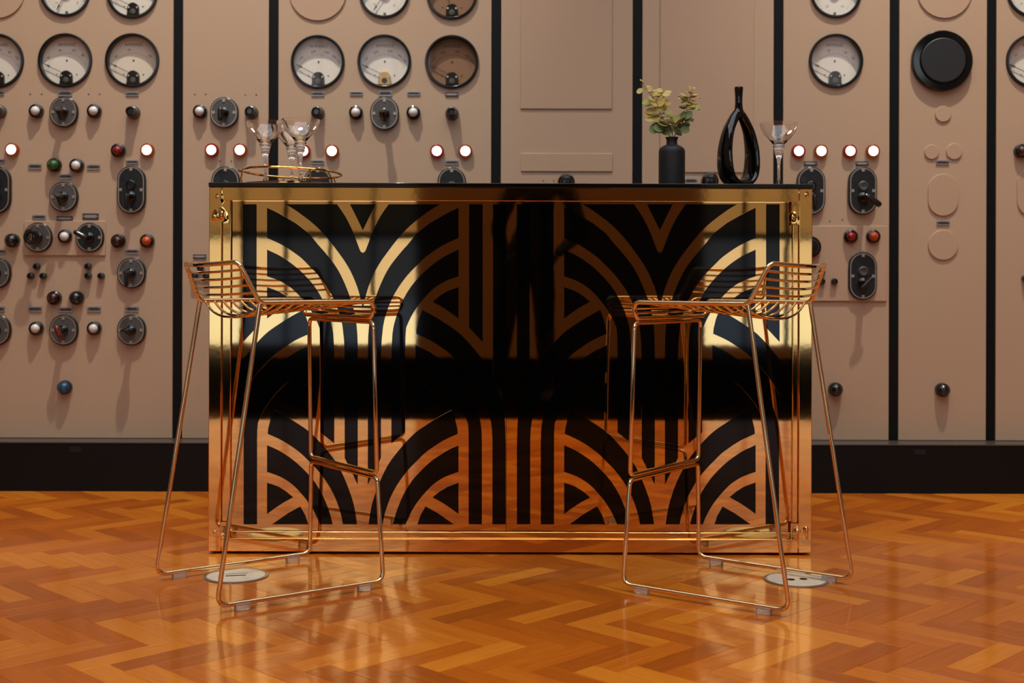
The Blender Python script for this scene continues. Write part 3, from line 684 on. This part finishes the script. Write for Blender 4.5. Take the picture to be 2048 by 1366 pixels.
# crumpled gold foil in the corners of the frame
for sx in (-1, 1):
    for sz, zc in ((1, BZ1 - 0.055), (-1, BZ0 + 0.05)):
        rc = random.Random(11 + sx * 3 + sz); g = MB(); n1, n2 = 22, 30; w1, h1 = 0.058, (0.105 if sz > 0 else 0.075); vv = []
        x0 = sx * (HWb - 0.033)
        bumps = [(rc.uniform(0.1, 0.9), rc.uniform(0.1, 0.9), rc.uniform(0.05, 0.16), rc.uniform(-0.4, 1.0) * (0.0032 if sz > 0 else 0.0016)) for _ in range(16)]
        for j in range(n2 + 1):
            for i in range(n1 + 1):
                u, v = i / n1, j / n2; hgt = sum(h_ * math.exp(-(((u - a) / b) ** 2 + ((v - c) / (b * 1.2)) ** 2)) for a, c, b, h_ in bumps)
                edge = min(u, 1 - u, v, 1 - v) * 7; k = min(1, edge)
                vv.append((x0 + (u - 0.5) * w1, 0.0012 - max(0.0, hgt * k * 1.3), zc + (v - 0.5) * h1))
        g.add(vv, [(j * (n1 + 1) + i, j * (n1 + 1) + i + 1, (j + 1) * (n1 + 1) + i + 1, (j + 1) * (n1 + 1) + i) for j in range(n2) for i in range(n1)])
        tag(g.build('foil_crease', 'gold_frame', bar, sharp=180), 'crumpled gold foil corner')
# mirror panels
PYo = 0.018; PYw = BY + PYo
xs_ = bp(1013.5, 737, PYw)[0]
bbox('mirror_panel', xl2 - 0.01, xs_ - 0.0006, PYo, PYo + 0.012, zb2 - 0.01, zt + 0.004, 'gold_mirror')
bbox('mirror_panel', xs_ + 0.0006, xr2 + 0.01, PYo, PYo + 0.012, zb2 - 0.01, zt + 0.004, 'gold_mirror')
def cr(p, n=6):
    o = []
    for i in range(len(p) - 1):
        a, b, c, d = p[max(0, i - 1)], p[i], p[i + 1], p[min(len(p) - 1, i + 2)]
        for k in range(n):
            t_ = k / n; o.append(tuple(0.5 * (2 * b[j] + (c[j] - a[j]) * t_ + (2 * a[j] - 5 * b[j] + 4 * c[j] - d[j]) * t_ ** 2 + (3 * b[j] - a[j] - 3 * c[j] + d[j]) * t_ ** 3) for j in (0, 1)))
    return o + [p[-1]]
# art deco inlay, traced for the left panel (photo pixels), mirrored for the right
AX, PV, QV, MID = 726.0, 917.4, 831.3, 1023.0
b2o = [(903.7, 820), (883.7, 830.5), (860, 845), (834.2, 862.8), (815.2, 880.9), (796.1, 902.8), (779, 925.6), (765.7, 950.4), (753.3, 980.8), (743.8, 1011), (737.5, 1048.5)]
b2i = [(916, 867.6), (885.6, 881.9), (853.2, 903.7), (834.2, 921.8), (815.2, 941.5), (796.1, 967.5), (780.9, 996), (770.4, 1026), (765.7, 1048.5)]
b2e = [(915.1, 857.1), (910.4, 838)]
b1o = [(917.4, 890.4), (891.3, 902.8), (864.7, 920.9), (841.8, 941.8), (822.8, 963.7), (807.6, 988.5), (796.1, 1015.1), (790, 1034), (786.5, 1048.5)]
b1i = [(917.4, 943.7), (891.3, 953.2), (868.5, 967.5), (849.4, 986.5), (834.2, 1005.6), (822.8, 1024), (815.2, 1040), (812, 1048.5)]
T1 = [(917.4, 965.2), (895.1, 973.2), (879.9, 982.7), (865.6, 994.5), (885.6, 1005.6), (902.7, 1017), (917.4, 1028)]
T2 = [(835.2, 1048.5), (841.8, 1029.4), (851.3, 1012.8), (876, 1026.5), (895, 1039.8), (907.5, 1048.5)]
b2o, b2i, b1o, b1i = (cr(p, 4) for p in (b2o, b2i, b1o, b1i))
sh = lambda p, d: [(x, y + d) for x, y in p]
q_ = lambda p: [(QV + PV - x, y - 200) for x, y in p]
half = []
half += [b1o + b1i[::-1], b2o + b2i[::-1] + b2e, T1, T2]
U = -391
half.append(sh(b1o, U)[:-1] + [(785.2, 668), (783.8, 692), (783.2, 720), (783.2, 886.6), (810.6, 864.7), (810.6, 705), (811.2, 675)] + sh(b1i, U)[::-1][1:])
half.append([(917.4, 415.5), (897.3, 425), (860, 446.3), (834, 466.5)] + sh(b2o, U)[16:-1] + [(736.8, 672), (736.2, 700), (736.2, 969.4), (749, 942), (762.2, 916), (762.4, 710), (763.6, 680)] + sh(b2i, U)[::-1][1:-1] + [(917.4, 476)])
half.append(sh(T1, U))
half.append(q_(b1o)[:-1] + [(963.6, 862), (964.2, 890), (964.2, 1048.5), (937.6, 1048.5), (937.6, 876), (937.2, 860)] + q_(b1i)[::-1][1:])
half.append(q_(b2o)[:-1] + [(1011.2, 862), (1011.9, 890), (1011.9, 1048.5), (985.2, 1048.5), (985.2, 880), (984.2, 858)] + q_(b2i)[::-1][1:] + q_(b2e))
half.append(q_(T1))
half.append([(938.6, 408.5), (965.6, 408.5), (965.6, 684), (938.6, 655)])
half.append([(986.4, 408.5), (1012, 408.5), (1012, 769), (986.4, 716)])
rg = [(571.5, 408.5), (592, 421), (620, 441.7), (638.7, 458.5), (657.3, 479), (676, 503.3), (691, 524.5), (704, 547.5), (715.2, 575), (721.5, 597)]
vo = [(674.1, 408.5), (691, 433), (705.9, 463), (717, 492), (720.8, 501.5), (723.5, 504.6)]
rg, vo = cr(rg, 4), cr(vo, 3)
mir = lambda p: [(2 * AX - x, y) for x, y in p]
centre = rg + [(AX, 618)] + mir(rg)[::-1] + mir(vo) + [(AX, 505.5)] + vo[::-1]
vtri = [(700.3, 408.5), (713.3, 434.2), (AX, 460.5), (738.7, 434.2), (751.7, 408.5)]
def clip(poly, x0, x1, y0_, y1_):
    for ax, lim, sg in ((0, x0, 1), (0, x1, -1), (1, y0_, 1), (1, y1_, -1)):
        res = []
        for i, p in enumerate(poly):
            q = poly[i - 1]; ip, iq = (p[ax] - lim) * sg >= 0, (q[ax] - lim) * sg >= 0
            if ip != iq:
                t_ = (lim - q[ax]) / (p[ax] - q[ax]); res.append((q[0] + (p[0] - q[0]) * t_, q[1] + (p[1] - q[1]) * t_))
            if ip: res.append(p)
        poly = res
        if not poly: break
    return poly
def smooth_poly(p): return p
polys = [centre, vtri]
for h_ in half: polys += [h_, mir(h_)]
for side in (0, 1):
    for p in polys:
        p = clip(p, 486.6, 1012, 408.5, 1048.5)
        if len(p) < 3: continue
        if side: p = [(2 * MID - x, y) for x, y in p]
        MB().prism([bp(x, y, PYw) for x, y in p], PYo - 0.0016, PYo + 0.001).build('black_inlay', 'inlay_black', bar)

# ================================================================== BAR STOOLS
def make_stool():
    t = thing('bar_stool', 'tmp', 'bar stool', (0, 0, 0), 0, 'wire bar stools')
    r = 0.0060
    # lower frame: rear leg, runner, front leg, footrest bar ... one bent tube, parted at its bends
    C = lambda s: [(-0.1145, s * 0.1922, 0.7520), (-0.231, s * 0.204, 0.018), (0.231, s * 0.2097, 0.018), (0.2235, s * 0.190, 0.288)]
    cor = C(-1) + C(1)[::-1]
    pts, mid = fillet(cor, [0, 0.026, 0.026, 0.020, 0.020, 0.026, 0.026, 0])
    for nm, a, b in (('leg', 0, 1), ('runner', 1, 2), ('leg', 2, 3), ('footrest_bar', 3, 4), ('leg', 4, 5), ('runner', 5, 6), ('leg', 6, 7)):
        MB().tube(pts[mid[a]:mid[b] + 1], r, 12).build(nm, 'brass', t)
    cor = [(0.2225, -0.190, 0.3005), (0.2135, -0.1848, 0.7005), (0.2135, 0.1848, 0.7005), (0.2225, 0.190, 0.3005)]
    pts, mid = fillet(cor, [0.018, 0.022, 0.022, 0.018], 6, True)
    MB().tube(pts, r, 12, True).build('front_frame', 'brass', t)
    # seat and back loop
    bt = [(-0.1636, -0.172, 0.8555)]
    for k in range(1, 10): s_ = -1 + 2 * k / 10; bt.append((-0.1636 - 0.030 * (1 - s_ * s_), 0.172 * s_, 0.8555 - 0.006 * (1 - s_ * s_)))
    bt.append((-0.1636, 0.172, 0.8555))
    path = bt + [(-0.116, 0.1925, 0.7545), (0.207, 0.2004, 0.7554), (0.203, 0.195, 0.7125), (0.203, -0.195, 0.7125), (0.207, -0.2004, 0.7554), (-0.116, -0.1925, 0.7545)]
    rad = [0.03] + [0.02] * 9 + [0.03] + [0.022, 0.026, 0.018, 0.018, 0.026, 0.022]
    pts, mid = fillet(path, rad, 6, True)
    a, b = mid[11], mid[16]
    MB().tube(pts[a:b + 1], r, 12).build('seat_frame', 'brass', t)
    MB().tube(pts[b:] + pts[:a + 1], r, 12).build('back_frame', 'brass', t)
    n = 12
    for k in range(n):
        u = -0.098 + 0.0262 * k; f_ = k / (n - 1); sag = 0.034 * (1 - f_) ** 0.8 + 0.005
        vw = 0.1925 + (0.2004 - 0.1925) * f_; p = []
        for j in range(15):
            s_ = -1 + 2 * j / 14; p.append((u - 0.012 * (1 - s_ * s_) * (1 - f_), vw * s_, 0.7548 - 0.002 - sag * (1 - abs(s_) ** 2.6)))
        MB().tube(p, 0.0034, 8).build('seat_wire', 'brass', t)
    for k in range(2):
        p = []; z_ = 0.739 - 0.012 * k
        for j in range(13): s_ = -1 + 2 * j / 12; p.append((0.2125, 0.196 * s_, z_ ))
        MB().tube(p, 0.0034, 8).build('front_wire', 'brass', t)
    for k in range(4):
        f_ = (k + 1) / 5 * 0.97
        u = -0.1636 + (0.1636 - 0.118) * f_; v_ = 0.172 + 0.0195 * f_; z_ = 0.8555 - (0.8555 - 0.757) * f_; p = []
        for j in range(15): s_ = -1 + 2 * j / 14; p.append((u - 0.034 * (1 - s_ * s_), v_ * s_, z_ - 0.007 * (1 - s_ * s_)))
        MB().tube(p, 0.0034, 8).build('back_wire', 'brass', t)
    for s in (-1, 1):
        for u in (-0.165, 0.175):
            y_ = s * (0.204 + (u + 0.231) / 0.462 * 0.0057)
            MB().box(u - 0.019, u + 0.019, y_ - 0.0085, y_ + 0.0085, 0.0, 0.0175).build('foot_glide', 'clear_plastic', t, bevel=0.002)
    return t
st1 = make_stool(); st1['label'] = 'brass wire bar stool on the left, its back towards the left'
st1.location = (-0.6476, 3.385, 0); st1.rotation_euler = (0, 0, R(36.06))
st2 = copy_tree(st1); st2['label'] = 'brass wire bar stool on the right, its back towards the right'
st2.location = (0.6032, 3.358, 0); st2.rotation_euler = (0, 0, R(180 - 36.16))

# ================================================================== FLOOR OUTLETS
def floor_plate(px, py, label, kind):
    Y = F * H / (py - YH - ROLL * (px - 1024)); x = (px - 1024) * Y / F
    t = thing('floor_outlet', label, 'floor outlet', (x, Y, 0), R(12), 'floor outlet covers')
    MB().lathe([(0.088, -0.002), (0.088, 0.0022), (0.085, 0.003), (0.081, 0.003), (0.080, 0.001)], 44, 'z').build('ring', 'steel_ring', t)
    d = MB().lathe([(0.079, -0.002), (0.079, 0.0028), (0.077, 0.0034), (0, 0.0034)], 44, 'z').build('lid', 'steel_plate', t)
    if kind == 0:
        MB().box(-0.028, 0.026, -0.014, -0.006, 0.003, 0.0038).build('finger_slot', 'hole_black', d)
        MB().box(-0.03, 0.03, 0.012, 0.0145, 0.003, 0.0038).build('hinge_line', 'ink_faded', d)
    else:
        for s_ in (-0.018, 0.018): MB().lathe([(0.011, 0.003), (0.011, 0.0038), (0, 0.0038)], 18, 'z', (s_, -0.006, 0)).build('finger_hole', 'hole_black', d)
floor_plate(474, 1152, 'round steel floor outlet cover with a slot under the left stool', 0)
floor_plate(1594, 1160, 'round steel floor outlet cover with two holes under the right stool', 1)

# ================================================================== THINGS ON THE BAR
def top_xy(px, Y): return (px - 1024) * Y / F
# gold gallery tray
TY = 3.975; tx = top_xy(583.5, TY)
tray = thing('gold_tray', 'round gold tray with a raised hoop rail on the bar top', 'tray', (tx, TY, TOPZ))
TRr = 0.150
MB().lathe([(0, 0.0045), (TRr - 0.004, 0.0045), (TRr, 0.011), (TRr + 0.003, 0.011), (TRr + 0.002, 0.001), (0, 0.001)], 56, 'z').build('base', 'brass_bright', tray)
hp = []
for k in range(64):
    a = 2 * math.pi * k / 64; hp.append(((TRr + 0.004) * math.cos(a), (TRr + 0.004) * math.sin(a), 0.0475 - 0.005 * math.cos(a) - 0.004 * math.sin(a)))
MB().tube(hp, 0.0036, 8, True).build('hoop_rail', 'brass_bright', tray)
for a in (R(186), R(40), R(300), R(110)):
    z1 = 0.0475 - 0.005 * math.cos(a) - 0.004 * math.sin(a)
    MB().tube([((TRr + 0.001) * math.cos(a), (TRr + 0.001) * math.sin(a), 0.008), ((TRr + 0.007) * math.cos(a), (TRr + 0.007) * math.sin(a), 0.026), ((TRr + 0.003) * math.cos(a), (TRr + 0.003) * math.sin(a), z1)], 0.0028, 8).build('post', 'brass_bright', tray)
MB().tube([(-(TRr + 0.002), 0.01, 0.052), (-(TRr + 0.012), 0.004, 0.055), (-(TRr + 0.014), -0.006, 0.053), (-(TRr + 0.004), -0.012, 0.050)], 0.004, 8).build('handle_loop', 'brass_bright', tray)
# coupe glasses
def coupe(px, Y, base, label):
    t = thing('coupe_glass', label, 'glass', (top_xy(px, Y), Y, base), 0, 'coupe glasses')
    out_ = [(0.0, 0.0), (0.031, 0.0), (0.0315, 0.0012), (0.018, 0.0055), (0.0075, 0.013), (0.0047, 0.03), (0.0046, 0.060), (0.0052, 0.078), (0.0085, 0.096)]
    for k in range(4):
        z0 = 0.102 + k * 0.0078; rr = 0.0122 + k * 0.0016
        out_ += [(rr - 0.0016, z0), (rr + 0.0008, z0 + 0.002), (rr + 0.0008, z0 + 0.0052), (rr - 0.0012, z0 + 0.0072)]
    out_ += [(0.0195, 0.136), (0.0295, 0.1475), (0.0455, 0.1645), (0.0555, 0.184), (0.0598, 0.200)]
    inn = [(0.0586, 0.2004), (0.0540, 0.1845), (0.0438, 0.166), (0.028, 0.1500), (0.0165, 0.1395), (0.0, 0.1360)]
    MB().lathe(out_[:9], 40, 'z')
    MB().lathe(out_ + inn, 44, 'z').build('bowl_and_stem', 'glass', t, sharp=60)
coupe(530, 3.962, TOPZ + 0.0045, 'leftmost of the three coupe glasses standing on the gold tray')
coupe(583, 4.068, TOPZ + 0.0045, 'rear coupe glass on the gold tray, half hidden behind another')
coupe(600.5, 3.905, TOPZ + 0.0045, 'rightmost coupe glass on the gold tray, overlapping another')
coupe(1557, 3.92, TOPZ, 'single coupe glass right of the looped black vase')
# matte bottle vase
VY = 3.90; k_ = VY / F
bvx = top_xy(1343, VY)
vb = thing('bottle_vase', 'matte black bottle vase holding eucalyptus sprigs', 'vase', (bvx, VY, TOPZ))
zz = lambda py: WP(1343, py, VY)[1] - TOPZ
MB().lathe([(0, 0.0), (0.038, 0.0), (0.0405, 0.003), (0.0405, zz(306)), (0.0395, zz(300)), (0.035, zz(295.5)), (0.027, zz(292)), (0.0175, zz(289.5)), (0.0165, zz(287)), (0.0165, zz(281)), (0.0175, zz(278.5)), (0.0195, zz(276.5)), (0.0195, zz(274.5)),
            (0.016, zz(274.5)), (0.014, zz(280)), (0.014, zz(290)), (0.0, zz(292))], 40, 'z').build('body', 'vase_matte', vb)
# eucalyptus sprigs
lv, lf = [], []
for ring, rr in enumerate((0.0, 0.55, 1.0)):
    for k in range(12 if ring else 1):
        a = 2 * math.pi * k / 12; xx, yy = rr * math.cos(a), rr * math.sin(a) * 0.86; lv.append((xx + 0.92, yy, 0.10 * rr * rr - 0.04 * xx * xx + (0.0 if ring < 2 else 0.05 * math.sin(3 * a))))
lf = [(0, 1 + k, 1 + (k + 1) % 12) for k in range(12)] + [(1 + k, 13 + k, 13 + (k + 1) % 12, 1 + (k + 1) % 12) for k in range(12)]
nv = len(lv); lv2 = [(a, b, c - 0.05) for a, b, c in lv]
leafm = {}
for mn in ('leaf_yellow', 'leaf_olive', 'leaf_green'):
    g = MB(); g.add(lv + lv2, lf + [tuple(i + nv for i in f[::-1]) for f in lf] + [(13 + k, 13 + nv + k, 13 + nv + (k + 1) % 12, 13 + (k + 1) % 12) for k in range(12)])
    g.tube([(-0.02, 0, 0.0), (0.5, 0, -0.01)], 0.045, 5); leafm[mn] = g.mesh('leaf', mn, sharp=60)
def sprig(label, path, leaves, seed):
    rs = random.Random(seed); P3 = []
    for px, py, dy in path:
        x, z = WP(px, py, VY + dy); P3.append(Vector((x - bvx, dy, z - TOPZ)))
    t = thing('eucalyptus_sprig', label, 'plant', (bvx, VY, TOPZ), 0, 'eucalyptus sprigs')
    MB().tube(P3, [0.0017 - 0.0010 * i / (len(P3) - 1) for i in range(len(P3))], 7).build('stem', 'stem', t)
    more = [(px + rs.uniform(-7, 7), py + rs.uniform(-7, 7), s_px * rs.uniform(0.7, 0.95), min(0.95, max(0.1, fl + rs.uniform(-0.3, 0.3))), mn) for px, py, s_px, fl, mn in leaves if s_px > 6.5]
    for px, py, s_px, fl, mn in leaves + more:
        s_px *= 1.12
        dy = rs.uniform(-0.022, 0.016); x, z = WP(px, py, VY + dy); tip = Vector((x - bvx, dy, z - TOPZ))
        best = min((P3[i].lerp(P3[i + 1], f) for i in range(len(P3) - 1) for f in (0, .33, .66)), key=lambda q: (q - tip).length + 0.4 * abs(q.z - tip.z + 0.004))
        s_ = s_px * k_
        d = (tip - best); d = d.normalized() if d.length > 1e-4 else Vector((rs.uniform(-1, 1), -1, 0)).normalized()
        nrm = Vector((rs.uniform(-0.4, 0.4), -fl, 1 - fl * 0.7 + rs.uniform(-0.2, 0.2))); nrm = (nrm - d * nrm.dot(d)).normalized(); yv = nrm.cross(d)
        o = link('leaf', leafm[{'y': 'leaf_yellow', 'o': 'leaf_olive', 'g': 'leaf_green'}[mn]], t)
        M = Matrix((d, yv, nrm)).transposed().to_4x4(); M.translation = tip - d * s_ * 0.92
        o.matrix_basis = M @ Matrix.Scale(s_, 4)
        if (tip - d * s_ * 0.92 - best).length > 0.012: MB().tube([best, tip - d * s_ * 0.9], 0.0008, 5).build('leaf_stalk', 'stem', t)
sprig('tall eucalyptus sprig leaning left in the matte bottle vase', [(1343, 300, 0), (1341, 276, 0), (1335, 258, -.004), (1327, 240, -.01), (1320, 222, -.012), (1313, 204, -.01), (1302, 190, -.006), (1290, 176, -.002), (1283, 160, 0)],
      [(1283, 161, 3.5, .5, 'y'), (1285, 168, 4, .3, 'y'), (1280, 182, 6.4, .6, 'y'), (1299, 175, 7, .7, 'y'), (1294, 205, 9, .5, 'o'), (1304, 198, 8, .8, 'y'), (1311, 187, 7, .8, 'y'), (1319, 181, 6, .7, 'y'), (1322, 191, 8, .8, 'y'), (1333, 189, 7, .8, 'y'),
       (1308, 207, 8, .9, 'y'), (1322, 205, 9, .9, 'y'), (1335, 205, 7, .8, 'y'), (1302, 222, 9, .8, 'y'), (1314, 219, 9, .9, 'o'), (1327, 218, 10, .9, 'y'), (1337, 225, 8, .6, 'o'), (1300, 240, 9, .4, 'y'), (1311, 237, 10, .7, 'o'), (1323, 236, 9, .8, 'o'),
       (1338, 232, 9, .3, 'o'), (1311, 254, 11, .9, 'g'), (1322, 250, 10, .8, 'g'), (1334, 246, 9, .5, 'g')], 5)
sprig('eucalyptus sprig leaning right in the matte bottle vase', [(1345, 300, 0.003), (1347, 276, 0.003), (1356, 260, 0), (1366, 244, -.006), (1372, 226, -.01), (1377, 207, -.008), (1382, 190, -.004), (1385, 174, 0)],
      [(1381, 175, 4.5, .5, 'y'), (1388, 176, 4, .5, 'y'), (1379, 184, 6, .5, 'y'), (1367, 190, 8, .3, 'y'), (1388, 190, 7, .5, 'y'), (1362, 195, 8, .15, 'y'), (1376, 196, 8, .5, 'o'), (1394, 196, 8, .25, 'y'), (1370, 203, 8, .4, 'o'), (1385, 203, 8, .4, 'y'),
       (1367, 213, 8, .25, 'o'), (1380, 213, 9, .5, 'o'), (1391, 216, 8, .7, 'o'), (1394, 210, 6, .5, 'y'), (1364, 230, 10, .8, 'g'), (1376, 231, 11, .9, 'g'), (1366, 240, 9, .9, 'g'), (1377, 240, 8, .8, 'g')], 8)
sprig('short sprig of broad green leaves low in the matte bottle vase mouth', [(1344, 300, -.003), (1344, 276, -.004), (1346, 262, -.01), (1349, 250, -.014)],
      [(1330, 246, 12, .12, 'o'), (1360, 243, 14, .08, 'o'), (1342, 244, 10, .15, 'o'), (1320, 258, 11, .8, 'g'), (1334, 260, 12, .9, 'g'), (1351, 259, 13, .9, 'g'), (1364, 256, 11, .8, 'g'), (1372, 250, 8, .6, 'g')], 13)
# looped glossy vase
LY = 3.93; lvx = top_xy(1476.5, LY)
lo_ = thing('looped_vase', 'tall glossy black teardrop vase with an open loop body', 'vase', (lvx, LY, TOPZ), R(33))
prof = [(0.0, 0.0135), (0.018, 0.0145), (0.032, 0.021), (0.0465, 0.036), (0.0548, 0.062), (0.0570, 0.092), (0.0560, 0.1186), (0.0508, 0.147), (0.0420, 0.176), (0.0275, 0.203), (0.0145, 0.222), (0.0, 0.236)]
rt = cr(prof); loop = rt + [(-x, z) for x, z in rt[::-1][1:-1]]
g = MB(); n = 20; vv, fs = [], []; Nn = len(loop)
for i, (x, z) in enumerate(loop):
    a, b = loop[i - 1], loop[(i + 1) % Nn]; tx_, tz_ = b[0] - a[0], b[1] - a[1]; l = math.hypot(tx_, tz_) or 1; nx, nz = tz_ / l, -tx_ / l
    zf = z / 0.236; aa = 0.0130 + 0.002 * zf; bb = 0.036 * (1 - 0.66 * zf ** 2.0)
    for k in range(n): q = 2 * math.pi * k / n; vv.append((x + nx * aa * math.cos(q), bb * math.sin(q), z + nz * aa * math.cos(q)))
for i in range(Nn):
    j = (i + 1) % Nn
    for k in range(n): fs.append((i * n + k, i * n + (k + 1) % n, j * n + (k + 1) % n, j * n + k))
g.add(vv, fs)
g.lathe([(0.0, 0.218), (0.016, 0.220), (0.0165, 0.232), (0.0128, 0.248), (0.0112, 0.264), (0.0118, 0.285), (0.0138, 0.311), (0.0130, 0.3135), (0.010, 0.3135), (0.009, 0.29), (0, 0.285)], 28, 'z')
g.lathe([(0.0, 0.0), (0.040, 0.0), (0.041, 0.004), (0.03, 0.012), (0, 0.013)], 28, 'z')
lb = g.build('body', 'vase_gloss', lo_, sharp=180)
rm = lb.modifiers.new('remesh', 'REMESH'); rm.mode = 'VOXEL'; rm.voxel_size = 0.0018; rm.use_smooth_shade = True
sm_ = lb.modifiers.new('smooth', 'SMOOTH'); sm_.factor = 0.5; sm_.iterations = 8

# ================================================================== PERSON BEHIND THE CAMERA (shows only as a dark reflection in the bar)
def skin(name, pts, edges, rad, m_, parent, sub=2, root=0):
    me = bpy.data.meshes.new(name); me.from_pydata(pts, edges, []); me.materials.append(MATS[m_])
    o = link(name, me, parent)
    md = o.modifiers.new('skin', 'SKIN'); md.use_smooth_shade = True
    sv = me.skin_vertices[0].data if me.skin_vertices else None
    if sv is None:
        bm = bmesh.new(); bm.from_mesh(me); bm.verts.layers.skin.verify(); bm.to_mesh(me); bm.free(); sv = me.skin_vertices[0].data
    for i, r in enumerate(rad): sv[i].radius = r if isinstance(r, tuple) else (r, r); sv[i].use_root = (i == root)
    sd = o.modifiers.new('sub', 'SUBSURF'); sd.levels = 1; sd.render_levels = sub
    return o
mat('cloth_black', (9, 9, 10), 0.9, spec=0.1); mat('skin', (196, 150, 122), 0.5); mat('hair_dark', (30, 22, 16), 0.6); mat('shoe', (14, 13, 13), 0.5)
pe = thing('person', 'person in black clothes standing, seen as the dark reflection in the bar front', 'person', (0.10, -0.55, 0))
P_ = [(0.0, 0.0, 0.95), (0.02, 0.0, 1.12), (0.06, 0.02, 1.30), (0.08, 0.03, 1.43), (0.09, 0.04, 1.52),
      (-0.09, 0.0, 0.90), (-0.15, 0.05, 0.50), (-0.19, 0.0, 0.09), (-0.21, 0.15, 0.045), (0.09, 0.0, 0.90), (0.11, 0.04, 0.49), (0.12, -0.02, 0.09), (0.14, 0.13, 0.045),
      (-0.10, 0.03, 1.40), (-0.20, 0.08, 1.13), (-0.12, 0.28, 0.96), (0.25, 0.03, 1.40), (0.34, 0.08, 1.13), (0.17, 0.28, 0.97)]
E_ = [(0, 1), (1, 2), (2, 3), (3, 4), (0, 5), (5, 6), (6, 7), (7, 8), (0, 9), (9, 10), (10, 11), (11, 12), (3, 13), (13, 14), (14, 15), (3, 16), (16, 17), (17, 18)]
R_ = [(0.15, 0.11), (0.14, 0.105), (0.165, 0.115), (0.10, 0.08), 0.055, 0.095, 0.065, 0.045, 0.035, 0.095, 0.065, 0.045, 0.035, 0.068, 0.048, 0.034, 0.068, 0.048, 0.034]
skin('body', P_, E_, R_, 'cloth_black', pe)
hd = MB().lathe([(0, -0.115), (0.045, -0.108), (0.066, -0.07), (0.074, -0.02), (0.078, 0.03), (0.072, 0.075), (0.05, 0.105), (0, 0.118)], 24, 'z').build('head', 'skin', pe, (0.09, 0.05, 1.635)); hd.scale = (1, 1.2, 1)
MB().lathe([(0.080, -0.03), (0.084, 0.03), (0.077, 0.082), (0.053, 0.113), (0, 0.126)], 24, 'z').build('hair', 'hair_dark', pe, (0.09, 0.035, 1.635)).scale = (1, 1.18, 1)
MB().lathe([(0.012, 0.0), (0.010, 0.02), (0.0, 0.028)], 10, 'y').build('nose', 'skin', pe, (0.09, 0.137, 1.625)).rotation_euler = (0, 0, math.pi)
for sx in (-1, 1):
    MB().lathe([(0, -0.02), (0.01, -0.016), (0.014, 0), (0.01, 0.016), (0, 0.02)], 10, 'z').build('ear', 'skin', pe, (0.09 + sx * 0.078, 0.045, 1.63))
    MB().lathe([(0, -0.01), (0.008, -0.006), (0.01, 0), (0.008, 0.006), (0, 0.01)], 10, 'z').build('eye', 'hair_dark', pe, (0.09 + sx * 0.03, 0.131, 1.645))
for sx, wx in ((-1, -0.12), (1, 0.17)):
    w0 = Vector((wx, 0.27, 0.962)); hp_ = [tuple(w0), tuple(w0 + Vector((-sx * 0.02, 0.06, -0.02))), tuple(w0 + Vector((-sx * 0.03, 0.09, -0.028)))]; he = [(0, 1), (1, 2)]; hr = [0.024, (0.032, 0.016), (0.034, 0.014)]
    for k in range(4):
        b0 = w0 + Vector((-sx * (0.03 + 0.0), 0.095, -0.028)) + Vector((0, 0, 0.03 - 0.02 * k)); ln = (0.9, 1.0, 0.95, 0.75)[k]; i0 = len(hp_)
        hp_ += [tuple(b0), tuple(b0 + Vector((-sx * 0.022, 0.022, -0.004)) * ln), tuple(b0 + Vector((-sx * 0.046, 0.026, -0.012)) * ln), tuple(b0 + Vector((-sx * 0.062, 0.014, -0.018)) * ln)]
        he += [(2, i0), (i0, i0 + 1), (i0 + 1, i0 + 2), (i0 + 2, i0 + 3)]; hr += [0.0095, 0.009, 0.0085, 0.0075]
    b0 = w0 + Vector((-sx * 0.022, 0.05, 0.004)); i0 = len(hp_); hp_ += [tuple(b0 + Vector((-sx * 0.02, 0.008, 0.02))), tuple(b0 + Vector((-sx * 0.045, 0.02, 0.022)))]; he += [(1, i0), (i0, i0 + 1)]; hr += [0.011, 0.009]
    skin('hand', hp_, he, hr, 'cloth_black', pe)
